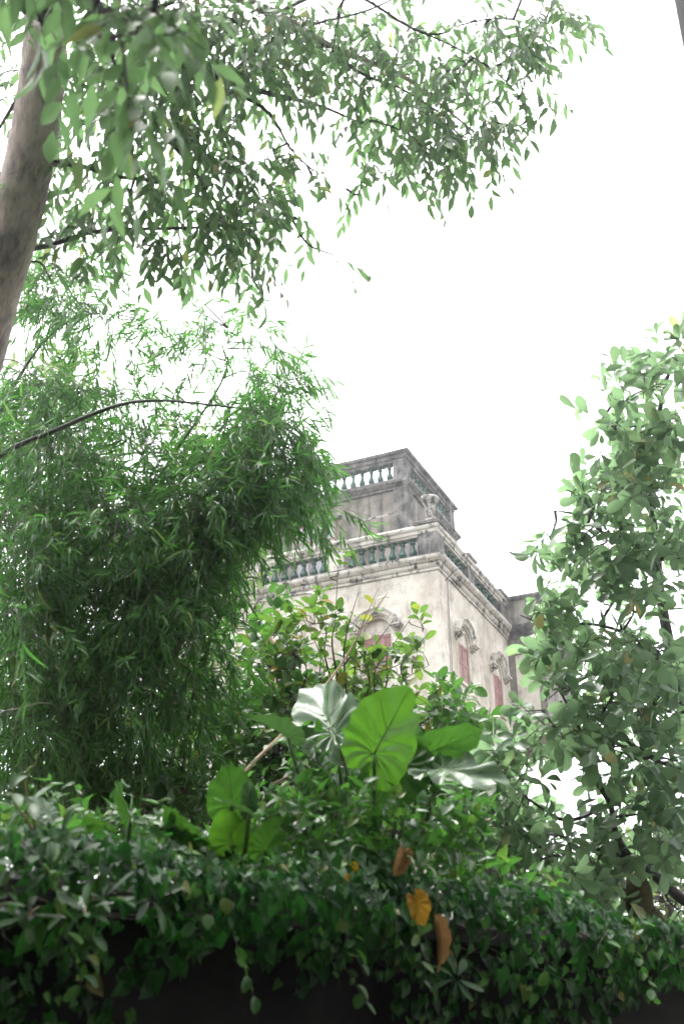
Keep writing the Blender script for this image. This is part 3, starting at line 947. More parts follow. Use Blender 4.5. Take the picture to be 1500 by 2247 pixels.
plant('canopy_tree', (TB[0] - .1, TB[1], 1.9), 'tall leaning grey-barked tree spreading drooping leaves across the top', 'tree', None, limbs, blobs,
      tw_pinnate, dict(K=9, L=.35, ll=.132, lw=.041), LANCE, M['leaf_canopy'], 300, M['bark'], BD, droop=.75, out=.5, wob=.02, near_bias=.5)

# ------------------------------------------------------------------ bamboo clump
CU_ = M['culm']
BB = at(60, 1780, 9.6); BB[2] = 2.0
culms = [
    (pp((-330, 1500, 9.0), (-160, 1130, 8.7), (-5, 1003, 8.6), (120, 945, 8.6), (250, 892, 8.7), (335, 879, 8.9), (430, 885, 9.2), (560, 905, 9.6), (660, 960, 9.6)), .025, .005, M['culm_dark'], 'culm'),
    (pp((60, 1900, 9.4), (20, 1400, 9.8), (-20, 1000, 10.2), (60, 800, 10.4), (160, 700, 10.4), (260, 690, 10.3)), .03, .004, CU_, 'culm'),
    (pp((200, 1900, 9.4), (200, 1500, 9.6), (260, 1200, 9.8), (380, 1000, 10), (490, 830, 10), (500, 720, 10)), .03, .003, CU_, 'culm'),
    (pp((300, 1900, 9.2), (320, 1600, 9.2), (380, 1350, 9.3), (480, 1150, 9.4), (600, 1060, 9.4), (700, 1080, 9.4)), .028, .003, CU_, 'culm'),
    (pp((100, 1900, 9.0), (90, 1600, 8.9), (140, 1300, 9.0), (280, 1150, 9.1), (430, 1120, 9.2), (560, 1180, 9.2), (640, 1230, 9.2)), .028, .003, CU_, 'culm'),
    (pp((380, 1900, 9.1), (400, 1700, 9.1), (430, 1500, 9.1), (500, 1330, 9.1), (560, 1300, 9.0)), .02, .003, CU_, 'culm'),
    (pp((0, 1700, 8.8), (-60, 1400, 8.9), (-20, 1150, 9.3), (130, 1015, 9.6), (300, 1035, 9.7), (440, 1065, 9.7)), .022, .003, CU_, 'culm'),
    (pp((150, 1860, 8.6), (170, 1700, 8.6), (250, 1500, 8.7), (340, 1420, 8.8), (430, 1450, 8.9)), .02, .003, CU_, 'culm'),
    (pp((-40, 800, 10.4), (30, 790, 10.4), (80, 830, 10.3), (140, 880, 10.2)), .009, .003, CU_, 'culm'),
]
bam = [
    (120, 590, 110, 45, 10.2, .9, 52), (80, 670, 100, 65, 10.3, 1, 84), (200, 690, 80, 55, 10.2, .9, 38), (240, 770, 70, 40, 10.3, .8, 12), (70, 850, 100, 70, 10.2, 1.2, 107),
    (370, 690, 35, 30, 10, .5, 9), (490, 690, 60, 35, 10, .6, 21), (555, 750, 45, 40, 10, .6, 14), (410, 780, 110, 45, 10, .9, 23), (330, 750, 45, 30, 10.2, .5, 4),
    (560, 830, 90, 40, 10, .8, 31), (630, 850, 35, 40, 9.9, .5, 25), (240, 870, 140, 60, 10, 1, 56), (590, 930, 70, 50, 9.6, .7, 132), (470, 890, 90, 35, 9.9, .7, 9),
    (660, 1000, 30, 50, 9.5, .5, 37), (690, 1100, 18, 22, 9.3, .3, 10), (550, 1020, 120, 60, 9.5, .9, 168), (320, 980, 140, 80, 9.7, 1.2, 100), (100, 980, 140, 100, 9.6, 1.3, 206),
    (570, 1100, 90, 45, 9.3, .8, 110), (440, 1100, 110, 70, 9.2, .9, 198), (240, 1150, 160, 110, 9.3, 1.3, 264), (60, 1200, 120, 140, 9.1, 1.3, 264),
    (430, 1220, 90, 60, 9.1, .9, 132), (500, 1180, 50, 30, 9.1, .5, 26), (310, 1310, 150, 110, 9.0, 1.1, 264), (80, 1400, 140, 120, 8.9, 1.3, 264),
    (410, 1350, 80, 80, 9.0, .8, 110), (260, 1500, 170, 110, 8.9, 1.1, 253), (80, 1570, 140, 100, 8.7, 1.1, 220), (410, 1500, 80, 80, 9.0, .7, 66),
    (30, 1340, 40, 20, 6.0, .3, 4), (10, 1560, 30, 40, 6.0, .3, 4), (290, 1620, 150, 40, 8.9, .8, 62), (490, 1430, 35, 50, 9.0, .5, 20),
    (722, 1120, 14, 16, 9.3, .2, 5), (655, 830, 22, 30, 9.9, .3, 8), (600, 760, 18, 22, 10, .3, 5), (440, 690, 20, 22, 10, .3, 5), (300, 700, 20, 25, 10.2, .3, 5),
]
plant('bamboo_clump', tuple(BB), 'dense feathery bamboo clump arching in from the left in front of the villa', 'bamboo', None, culms, bam,
      tw_bamboo, dict(K=11, L=.36, ll=.165, lw=.0165), BAMBOO, M['leaf_bamboo'], 300, CU_, CU_, droop=.3, out=.6, branch_r=.008, twig_r=.0022, near_bias=1.0, scatter=.7)

bc = bpy.data.objects['bamboo_clump']
for cu in [o for o in bc.children if o.name.startswith('culm')][:5]:
    ci = [o for o in bc.children if o.name.startswith('culm')].index(cu)
    path = smooth_path(culms[ci][0], 7)
    seg = np.linalg.norm(np.diff(path, axis=0), axis=1)
    cum = np.concatenate([[0], np.cumsum(seg)])
    r0_, r1_ = culms[ci][1], culms[ci][2]
    for dd in np.arange(.3, cum[-1] * .8, .42):
        p = np.array([np.interp(dd, cum, path[:, k]) for k in range(3)])
        q = np.array([np.interp(dd + .03, cum, path[:, k]) for k in range(3)])
        rr = r0_ + (r1_ - r0_) * dd / cum[-1]
        a = Acc(); tube(a, [p, (p + q) / 2, q], rr * 1.12, rr * 1.22, 8)
        link('node', a.mesh('node'), M['culm_dark'], cu)

# ------------------------------------------------------------------ broadleaf bush before the villa
base = at(620, 1820, 10.2); base[2] = 2.0
fan = [(560, 1330, 11), (600, 1450, 10.6), (520, 1560, 10.5), (700, 1560, 10.5), (980, 1540, 10.2), (860, 1620, 10.2), (1040, 1590, 10.1)]
limbs = [(np.array([base, at((620 + x) / 2 + 20, (1820 + y) / 2 + 30, 10.3), at(x, y, d)]), .03, .006, M['twig'], 'stem') for (x, y, d) in fan]
bush = [(565, 1345, 35, 50, 11, .4, 14), (590, 1460, 80, 60, 10.6, .7, 48), (640, 1550, 110, 60, 10.5, .8, 56), (510, 1590, 100, 90, 10.5, .8, 60), (600, 1660, 120, 70, 10.1, .8, 60),
        (760, 1560, 120, 40, 10.5, .6, 34), (950, 1560, 80, 40, 10.1, .6, 34), (1030, 1600, 55, 35, 10.1, .5, 14), (720, 1690, 150, 80, 10.1, .8, 64), (450, 1710, 90, 60, 10.1, .6, 36),
        (900, 1670, 120, 70, 10.1, .8, 50), (990, 1740, 110, 80, 10, .8, 50), (870, 1790, 150, 70, 10, .8, 54), (650, 1800, 200, 60, 10, .8, 60)]
plant('broadleaf_bush', tuple(base), 'dark green broad-leaved bush filling the gap below the villa front', 'bush', None, limbs, bush,
      tw_alt, dict(K=8, L=.28, ll=.125, lw=.07), OVAL, M['leaf_bush'], 300, M['twig'], M['twig'], droop=-.2, out=.5)

base = at(180, 1850, 9.2); base[2] = 2.0
limbs = [(np.array([base, at((180 + x) / 2, 1800, 9.2), at(x, y, 9.2)]), .02, .005, M['twig'], 'stem') for (x, y) in [(20, 1720), (140, 1690), (280, 1700), (400, 1720)]]
plant('understory_bush', tuple(base), 'shaded low bush at the foot of the bamboo', 'bush', None, limbs,
      [(20, 1730, 80, 50, 9.2, .6, 50), (150, 1720, 90, 50, 9.2, .6, 56), (290, 1720, 90, 50, 9.2, .6, 56), (400, 1740, 70, 50, 9.3, .6, 40), (220, 1800, 240, 40, 9.0, .6, 60), (400, 1600, 60, 70, 9.9, .5, 40)],
      tw_alt, dict(K=8, L=.28, ll=.115, lw=.055), OVAL, M['leaf_bush'], 100, M['twig'], M['twig'], droop=0, out=.5)

base = at(760, 1700, 9.8); base[2] = 2.0
ends = [((600, 1400), (670, 1500)), ((650, 1330), (700, 1470)), ((692, 1265), (715, 1420)), ((742, 1240), (735, 1400)), ((786, 1300), (760, 1430)), ((830, 1290), (780, 1450)), ((870, 1350), (810, 1480)), ((905, 1350), (850, 1480)), ((940, 1390), (880, 1500)), ((940, 1460), (880, 1540)), ((620, 1460), (690, 1540)), ((850, 1430), (820, 1520))]
b0 = at(770, 1620, 9.8)
limbs = [(np.array([base, at(765, 1680, 9.8), b0]), .03, .022, M['twig_red'], 'stem')]
for (e, m_) in ends:
    dd = random.uniform(9.3, 10.2)
    limbs.append((np.array([b0, at(m_[0] + random.uniform(-8, 8), m_[1] + 30, 9.8), at(m_[0], m_[1] - 40, dd), at(e[0], e[1], dd)]), .011, .002, M['twig_red'], 'stem'))
sp = [(690, 1370, 60, 35, 9.8, .4, 11), (640, 1440, 60, 40, 9.8, .4, 13), (760, 1450, 80, 45, 9.8, .5, 13), (840, 1470, 70, 45, 9.8, .5, 14), (905, 1450, 40, 40, 9.8, .4, 8), (790, 1380, 70, 30, 9.8, .4, 5),
      (720, 1530, 100, 35, 9.8, .5, 20), (860, 1540, 70, 35, 9.8, .5, 14), (740, 1265, 8, 20, 9.8, .1, 2), (600, 1390, 18, 20, 9.8, .2, 3), (930, 1380, 18, 20, 9.8, .2, 3)]
plant('sparse_shrub', tuple(base), 'sparse twiggy shrub with yellowing oval leaves before the villa window', 'shrub', None, limbs, sp,
      tw_alt, dict(K=4, L=.22, ll=.125, lw=.075), OVAL, M['leaf_sparse'], 260, M['twig_red'], M['twig_red'], droop=-.75, out=.2, branch_r=.006, scatter=.35)

# ------------------------------------------------------------------ jackfruit tree (right)
base = at(1740, 2150, 8.0); base[2] = 2.0
JT = M['bark_dark']
limbs = [
    (np.array([base, at(1660, 2080, 8.2), at(1580, 1900, 8.5), at(1530, 1700, 8.7), at(1480, 1480, 8.9), at(1440, 1250, 9.0), at(1430, 1050, 9.0), at(1450, 880, 8.9), at(1480, 780, 8.7)]), .085, .008, JT, 'trunk'),
    (pp((1600, 2030, 8.0), (1500, 1975, 8.0), (1440, 1925, 8.0), (1385, 1885, 8.0), (1350, 1830, 8.0), (1338, 1765, 8.1), (1300, 1700, 8.1), (1275, 1610, 8.2), (1230, 1520, 8.2)), .045, .008, JT, 'limb'),
    (pp((1338, 1765, 8.1), (1250, 1800, 8.0), (1190, 1775, 8.0), (1120, 1720, 8.0), (1080, 1660, 8.0)), .016, .005, JT, 'limb'),
    (pp((1390, 1885, 8.0), (1300, 1860, 8.0), (1210, 1830, 8.0), (1120, 1830, 8.0)), .018, .005, JT, 'limb'),
    (pp((1530, 1700, 8.7), (1420, 1660, 8.2), (1330, 1590, 8.2), (1240, 1560, 8.2), (1150, 1560, 8.2)), .018, .004, JT, 'limb'),
    (pp((1480, 1480, 8.9), (1390, 1400, 8.4), (1300, 1370, 8.5), (1200, 1370, 8.5), (1140, 1350, 8.5)), .018, .004, JT, 'limb'),
    (pp((1440, 1250, 9.0), (1340, 1180, 8.5), (1260, 1130, 8.5), (1210, 1120, 8.5)), .015, .004, JT, 'limb'),
    (pp((1430, 1050, 9.0), (1370, 960, 8.5), (1320, 920, 8.5)), .018, .005, JT, 'limb'),
]
jb = [
    (1178, 1365, 25, 35, 8.5, .4, 8), (1200, 1440, 25, 30, 8.4, .4, 6), (1205, 1180, 14, 40, 8.5, .4, 5),
    (1060, 1760, 50, 50, 8.1, .5, 14), (1050, 1860, 60, 40, 8.1, .5, 16), (1250, 1430, 50, 40, 8.3, .5, 8),
    (1485, 790, 45, 34, 8.5, .4, 9), (1420, 850, 78, 46, 8.5, .6, 17), (1360, 860, 28, 34, 8.5, .4, 6), (1450, 950, 90, 80, 8.5, .8, 30), (1345, 950, 56, 46, 8.5, .6, 13),
    (1350, 1060, 67, 57, 8.5, .6, 16), (1420, 1090, 101, 92, 8.5, .9, 38), (1285, 1110, 39, 40, 8.5, .5, 9), (1275, 1200, 34, 46, 8.5, .5, 9), (1330, 1190, 90, 69, 8.5, .8, 26),
    (1450, 1230, 90, 92, 8.5, .9, 30), (1330, 1275, 56, 40, 8.5, .5, 9), (1215, 1345, 45, 46, 8.5, .5, 10), (1190, 1430, 28, 40, 8.5, .4, 2), (1260, 1330, 34, 29, 8.5, .3, 3),
    (1390, 1330, 101, 40, 8.4, .6, 12), (1340, 1420, 101, 46, 8.3, .7, 20), (1440, 1430, 90, 69, 8.3, .8, 26), (1250, 1510, 78, 46, 8.1, .6, 14), (1340, 1530, 101, 69, 8.1, .8, 26),
    (1430, 1560, 101, 80, 8.1, .8, 30), (1200, 1600, 67, 46, 8.1, .6, 14), (1290, 1630, 90, 46, 8.1, .7, 19), (1400, 1670, 123, 57, 8.0, .8, 38), (1110, 1690, 67, 57, 8.0, .6, 20),
    (1450, 1780, 78, 69, 8.0, .8, 29), (1120, 1800, 78, 57, 8.0, .7, 29), (1340, 1840, 56, 34, 8.0, .5, 12), (1230, 1880, 123, 46, 8.0, .8, 38), (1110, 1880, 90, 57, 8.0, .7, 29),
    (1430, 1860, 90, 57, 8.0, .7, 23), (1300, 1950, 112, 46, 8.0, .6, 29), (1490, 2000, 34, 46, 8.0, .4, 7), (1180, 1960, 101, 46, 8.0, .6, 23),
]
plant('jackfruit_tree', tuple(base), 'jackfruit tree with large rounded leaves filling the right edge', 'tree', None, limbs, jb,
      tw_whorl, dict(K=7, ll=.145, lw=.070, stem=.18, alpha=(25, 85)), OBOV, M['leaf_jack'], 300, JT, JT, droop=-.2, out=.9, scatter=.75, branch_r=.012, twig_r=.004)
jt = bpy.data.objects['jackfruit_tree']
M['fruit'] = simple_mat('jackfruit_skin', (.045, .045, .015), (.10, .085, .03), .8, 60, .3, .8)
for (x, y, s) in [(1398, 1968, .13), (1424, 2042, .15)]:
    bm = bmesh.new()
    bmesh.ops.create_icosphere(bm, subdivisions=4, radius=1)
    for v in bm.verts:
        n = v.co.normalized()
        b = 1 + .035 * math.sin(n.x * 34) * math.sin(n.y * 34 + 1) * math.sin(n.z * 30)
        v.co = n * b
        v.co = Vector((v.co.x * s * .8, v.co.y * s * .8, v.co.z * s * 1.25))
    me = bpy.data.meshes.new('fruit'); bm.to_mesh(me); bm.free()
    me.polygons.foreach_set('use_smooth', np.full(len(me.polygons), True, dtype=bool))
    o = link('fruit', me, M['fruit'], jt, False)
    p = at(x, y, 8.0)
    o.location = Vector(p - np.array(jt.location))
    a = Acc(); tube(a, smooth_path([p + UP * s * 1.2, p + UP * (s + .15) + np.array([.03, 0, 0]), at(1395, 1888, 8.0)], 4), .008, .008, 5)
    link('fruit_stalk', a.mesh('fruit_stalk'), JT, o, True)

# ------------------------------------------------------------------ trees farther back
def far_tree(name, px, py, d, label, blobs, n=9):
    b = at(px, py, d); b[2] = 2.0
    top = at(px, min(bb[1] for bb in blobs), d)
    limbs = [(np.array([b, (b + top) / 2 + np.array([.2, 0, 0]), top]), .16, .03, M['bark_dark'], 'trunk')]
    plant(name, tuple(b), label, 'tree', 'trees behind the garden', limbs, blobs, tw_alt, dict(K=10, L=.5, ll=.17, lw=.08), OVAL, M['leaf_far'], 40, M['bark_dark'], M['bark_dark'], droop=.1, branch_r=.03, twig_r=.008)


far_tree('garden_tree', 1440, 2050, 17, 'pale green tree glimpsed under the jackfruit boughs at right', [(1440, 1960, 130, 60, 17, 1.2, 60), (1400, 1880, 80, 50, 17.5, 1, 26), (1250, 1990, 120, 40, 17, 1, 40)])
far_tree('garden_tree', 150, 1700, 18, 'pale tree showing between the bamboo stems at far left', [(140, 830, 90, 60, 18, 1.2, 30), (430, 1000, 80, 60, 18, 1.2, 36), (300, 1200, 260, 160, 18, 2, 130), (200, 1500, 320, 200, 18, 2, 220), (80, 1000, 150, 120, 18, 2, 70)])

# ------------------------------------------------------------------ ivy over the wall
ivy = thing('ivy', tuple(WA + np.array([0, 0, 2.0])), 'thick glossy ivy spilling over the garden wall along the bottom', 'ivy')
n = 15000
t = rng.random(n) * (WLEN - 2.0) + .6
edge = W0[None, :] + WD[None, :] * t[:, None] + np.array([0, 0, WTOP])
epx, epy, edp = proj(edge)
hang = np.interp(epx, [-300, 0, 215, 262, 420, 560, 800, 850, 980, 1240, 1300, 1400, 1460, 1800], [.7, .65, .55, .30, .20, .20, .26, .42, .55, .46, .26, .14, .04, .02])
bump = np.interp(epx, [-300, 0, 300, 600, 900, 1150, 1350, 1500, 1800], [.0, .0, .0, .02, .05, .08, .05, .00, .0])
hang = hang * (1 + .25 * np.sin(t * 9) + .2 * np.sin(t * 23))
prof = np.array([(-.75, .02), (-.45, .10), (-.15, .15), (.12, .14), (.30, .05), (.37, -.06), (.30, -.22)])
q = rng.random(n) ** .8
s = q * 5.0
front = rng.random(n) < .30
ii = np.clip(s.astype(int), 0, 4)
f = s - ii
pn = prof[ii, 0] * (1 - f) + prof[ii + 1, 0] * f
pz = prof[ii, 1] * (1 - f) + prof[ii + 1, 1] * f + bump * np.clip(1.1 - ii * .2, 0, 1)
tang = prof[ii + 1] - prof[ii]
nn, nz = -tang[:, 1], tang[:, 0]
nn, nz = np.where(nz < 0, -nn, nn), nz
nn = np.where(ii >= 3, np.abs(tang[:, 1]) + .2, tang[:, 1] * -1)
nz = np.abs(tang[:, 0]) + .05
dn = rng.random(n) * hang
pn = np.where(front, .36 - .24 * np.minimum(dn / .28, 1) + rng.normal(size=n) * .035, pn)
pz = np.where(front, -.04 - dn, pz)
nn = np.where(front, 1.0, nn); nz = np.where(front, .05, nz)
lump = .05 * np.sin(t * 5.3 + pn * 9) + .04 * np.sin(t * 13.1 - pn * 17) + rng.normal(size=n) * .035
NV = nrm(WN[None, :] * nn[:, None] + UP[None, :] * nz[:, None])
thin = np.interp(epx, [-300, 350, 600, 800, 1050, 1300, 1450, 1550], [.6, .65, .9, .95, .75, .42, .22, .15])
pz = np.where(pz > 0, pz * thin, pz)
lump = lump * thin ** .5
P = edge + WN[None, :] * pn[:, None] + UP[None, :] * pz[:, None] + NV * lump[:, None]
down = nrm(WN[None, :] * nz[:, None] - UP[None, :] * nn[:, None] + WN * .2)
dirs = nrm(down * .9 + WD[None, :] * rng.normal(size=(n, 1)) * .55 - UP * .35 + jitter(n, .3))
nvs = nrm(NV + UP * np.where(front, .05, .35)[:, None] + jitter(n, .42))
sz = rng.uniform(.030, .062, n) * np.where(rng.random(n) < .12, 1.4, 1.0)
put_leaves(ivy, (P, dirs, nvs, sz, sz * rng.uniform(.8, 1.0, n)), HEART, M['leaf_ivy'], 240, 1.0)
# trailing runners and upright young shoots break the outline
RB, RD, RK = [], [], []
run = Acc()
for k in range(150):
    t0 = random.uniform(.8, WLEN - 2.4)
    e = W0 + WD * t0 + np.array([0, 0, WTOP])
    ex = float(proj(e)[0][0])
    if ex > 1440: continue
    up_ = random.random() < .45
    th_ = float(np.interp(ex, [-300, 800, 1100, 1450], [.7, 1, .7, .2]))
    if up_:
        p0 = e + WN * random.uniform(-.5, .2) + UP * .12 * th_
        dr = nrm(np.array([random.gauss(0, .5), random.gauss(-.2, .4), random.uniform(.6, 1.1)]))
        ln_ = random.uniform(.10, .26) * th_
    else:
        p0 = e + WN * random.uniform(.24, .40) + UP * random.uniform(-.12, .05)
        dr = nrm(WN * random.uniform(.1, .7) - UP + WD * random.gauss(0, .35))
        ln_ = random.uniform(.15, .42)
    tube(run, smooth_path([p0, p0 + dr * ln_ * .5 + WD * random.gauss(0, .02), p0 + dr * ln_], 3), .003, .0012, 4)
    for q_ in range(int(ln_ / .035)):
        RB.append(p0 + dr * ln_ * (q_ * .035 / ln_)); RD.append(dr)
RB, RD = np.array(RB), np.array(RD)
m_ = len(RB)
ra, rb = perp(RD)
sg = np.where(np.arange(m_) % 2 == 0, 1.0, -1.0)[:, None]
rs = rng.uniform(.035, .075, m_)
put_leaves(ivy, (RB, nrm(RD * .5 + ra * sg * .9 - UP * .3 + jitter(m_, .25)), nrm(WN * .6 + UP * .7 + jitter(m_, .4)), rs, rs * rng.uniform(.5, .75, m_)), OVAL, M['leaf_vine'], 60, mass='shoot_foliage')
o = link('runners', run.mesh('runners'), M['twig'], ivy); o['kind'] = 'stuff'
acc = Acc()
for k in range(120):
    t0 = random.uniform(.8, WLEN - 2)
    pts = []
    for j in range(5):
        e = W0 + WD * (t0 + j * random.uniform(-.02, .16)) + np.array([0, 0, WTOP])
        i0 = int(np.argmin(np.abs(t - (t0 + j * .1))))
        pts.append(e + WN * (.02 + .05 * j + random.uniform(-.02, .02)) + UP * (.07 - (.04 + .05 * j) * (.4 + min(hang[i0], .5) * 2)))
    tube(acc, smooth_path(pts, 3), .004, .002, 4)
o = link('stems', acc.mesh('stems'), M['twig'], ivy); o['kind'] = 'stuff'
tube_obj('hanging_root', [at(370, 2085, 4.6), at(350, 2120, 4.6), at(310, 2155, 4.6), at(255, 2180, 4.6)], .005, .003, M['cane'], ivy)
tube_obj('hanging_root', [at(585, 2100, 4.8), at(588, 2130, 4.8), at(594, 2160, 4.8)], .003, .002, M['cane'], ivy)

# ------------------------------------------------------------------ vine climbing among the elephant ears
base = at(760, 1900, 5.7); base[2] = 2.05
limbs = [(np.array([base, at(745, 1800, 5.6), at(760, 1700, 5.6), at(735, 1620, 5.6)]), .012, .003, M['twig'], 'stem'),
         (np.array([base, at(690, 1820, 5.6), at(660, 1720, 5.6), at(650, 1650, 5.6)]), .010, .003, M['twig'], 'stem'),
         (np.array([base, at(850, 1840, 5.7), at(930, 1780, 5.8), at(960, 1700, 5.8)]), .010, .003, M['twig'], 'stem'),
         (np.array([base, at(620, 1880, 5.5), at(560, 1850, 5.4), at(480, 1880, 5.3)]), .010, .003, M['twig'], 'stem'),
         (np.array([base, at(950, 1880, 5.8), at(1060, 1900, 6.0), at(1160, 1950, 6.2)]), .010, .003, M['twig'], 'stem')]
vb = [(680, 1680, 45, 50, 5.6, .25, 16), (650, 1760, 60, 50, 5.6, .3, 24), (740, 1770, 60, 50, 5.6, .3, 24), (700, 1850, 110, 45, 5.6, .3, 44), (830, 1850, 70, 45, 5.6, .3, 26),
      (950, 1780, 70, 60, 5.8, .3, 26), (960, 1870, 90, 50, 5.9, .3, 36), (1080, 1910, 70, 30, 6.1, .3, 22), (560, 1880, 80, 35, 5.5, .3, 28), (420, 1890, 90, 30, 5.3, .3, 26),
      (300, 1850, 90, 40, 5.2, .3, 28), (1180, 1985, 70, 20, 6.3, .3, 14), (1290, 2035, 70, 14, 6.6, .3, 10), (200, 1830, 90, 40, 5.1, .3, 24), (820, 1920, 80, 30, 5.6, .3, 24), (760, 1800, 60, 40, 5.05, .15, 16), (870, 1830, 60, 35, 5.05, .15, 16), (640, 1820, 60, 35, 5.0, .15, 14), (960, 1800, 50, 40, 5.15, .15, 12), (330, 1830, 60, 25, 5.0, .2, 12), (60, 1800, 80, 40, 5.0, .3, 22)]
plant('climbing_vine', tuple(base), 'leafy vine scrambling through the elephant ears above the ivy', 'vine', None, limbs, vb,
      tw_alt, dict(K=6, L=.20, ll=.075, lw=.048), HEART, M['leaf_vine'], 250, M['twig'], M['twig'], droop=.1, branch_r=.004, twig_r=.0016)

# ------------------------------------------------------------------ palmate-leaved saplings at the left end of the wall
base = at(120, 2050, 4.4); base[2] = 2.05
heads = [(70, 1765, 4.00), (105, 1915, 3.70), (190, 2005, 3.60), (20, 1860, 3.80), (225, 1975, 3.80), (130, 1850, 4.00), (330, 1975, 4.00), (-20, 1990, 3.50), (60, 2010, 3.60), (180, 1880, 4.00), (20, 1740, 4.10)]
sap = thing('sapling', tuple(base), 'sapling with long finger-like whorled leaves at the lower left', 'sapling')
B = np.array([at(*h) for h in heads])
D = nrm(np.array([[random.uniform(-.4, .4), -.55, .55] for _ in heads]))
for p in B:
    tube_obj('stem', [base + np.array([random.uniform(-.3, .3), 0, 0]), (base + p) / 2 + UP * .1, p], .006, .003, M['cane'], sap, 6)
put_leaves(sap, tw_whorl(B, D, 7, .108, .032, (45, 100), .01), OBOV, M['leaf_palm'], 100)
base = at(1000, 2150, 4.6)
base2 = base + np.array([0, .35, .22])
sap = thing('sapling', tuple(base2), 'small whorled seedling poking out of the ivy below the orange leaf', 'sapling')
tube_obj('stem', [base2, base + UP * .05], .004, .003, M['cane'], sap, 6)
put_leaves(sap, tw_whorl(base[None, :], nrm(np.array([[.1, -.7, .5]])), 7, .10, .032, (55, 100), .01), OBOV, M['leaf_palm'], 20)

# ------------------------------------------------------------------ elephant ears
def ear_mat(name, c0, c1, trans, tw, rough):
    m = leaf_mat(name, [(0, c0), (1, c1)], trans, tw, rough, .5, 16.0)
    nt = m.node_tree; N = nt.nodes; L = nt.links
    vo = N.new('ShaderNodeTexNoise'); vo.inputs['Scale'].default_value = 34; vo.inputs['Detail'].default_value = 3
    ge = [n for n in N if n.type == 'NEW_GEOMETRY'][0]
    L.new(ge.outputs['Position'], vo.inputs['Vector'])
    sp_ = ramp(N, [(.68, (0, 0, 0)), (.72, (1, 1, 1))])
    L.new(vo.outputs['Fac'], sp_.inputs['Fac'])
    bs = N['Principled BSDF']
    src = bs.inputs['Base Color'].links[0].from_socket
    mx = N.new('ShaderNodeMix'); mx.data_type = 'RGBA'
    L.new(sp_.outputs['Color'], mx.inputs['Factor']); L.new(src, mx.inputs[6]); mx.inputs[7].default_value = (.13, .09, .035, 1)
    L.new(mx.outputs[2], bs.inputs['Base Color'])
    rr = ramp(N, [(.3, (rough * .7,) * 3), (.7, (min(1, rough * 1.6),) * 3)])
    no2 = N.new('ShaderNodeTexNoise'); no2.inputs['Scale'].default_value = 11
    L.new(ge.outputs['Position'], no2.inputs['Vector']); L.new(no2.outputs['Fac'], rr.inputs['Fac'])
    L.new(rr.outputs['Color'], bs.inputs['Roughness'])
    return m


M['ear'] = ear_mat('elephant_ear_leaf', (.035, .10, .022), (.055, .14, .028), (.09, .28, .02), .35, .26)
M['ear_bright'] = ear_mat('backlit_ear_leaf', (.050, .155, .014), (.078, .195, .020), (.14, .38, .022), .48, .40)  # brighter copy of the ear green, backlight put into the colour
M['ear_wax'] = ear_mat('waxy_ear_leaf', (.05, .12, .045), (.075, .155, .06), (.12, .30, .05), .22, .36)
M['ear_yellow'] = leaf_mat('withered_yellow_leaf', [(0, (.40, .22, .02)), (1, (.52, .30, .03))], (.6, .34, .03), .3, .5, .3)
M['ear_brown'] = leaf_mat('withered_brown_leaf', [(0, (.28, .15, .06)), (1, (.40, .24, .10))], (.4, .22, .08), .25, .6, .2)
M['vein'] = simple_mat('leaf_vein', (.14, .25, .07), (.20, .32, .09), .45, 8)
M['petiole'] = simple_mat('petiole', (.05, .10, .03), (.09, .16, .045), .4, 6)


def ear_outline(a):
    """radius of a broad arrow-heart leaf at angle a from the tip axis, stalk joins at the origin"""
    c = math.cos(a)
    aa = abs(a)
    k = [(0, 1.0), (.25, .90), (.55, .74), (.95, .60), (1.4, .52), (1.9, .48), (2.3, .47), (2.65, .42), (2.9, .26), (math.pi, .10)]
    for (x0, r0), (x1, r1) in zip(k, k[1:]):
        if aa <= x1:
            f = (aa - x0) / (x1 - x0)
            return r0 + (r1 - r0) * f
    return .1


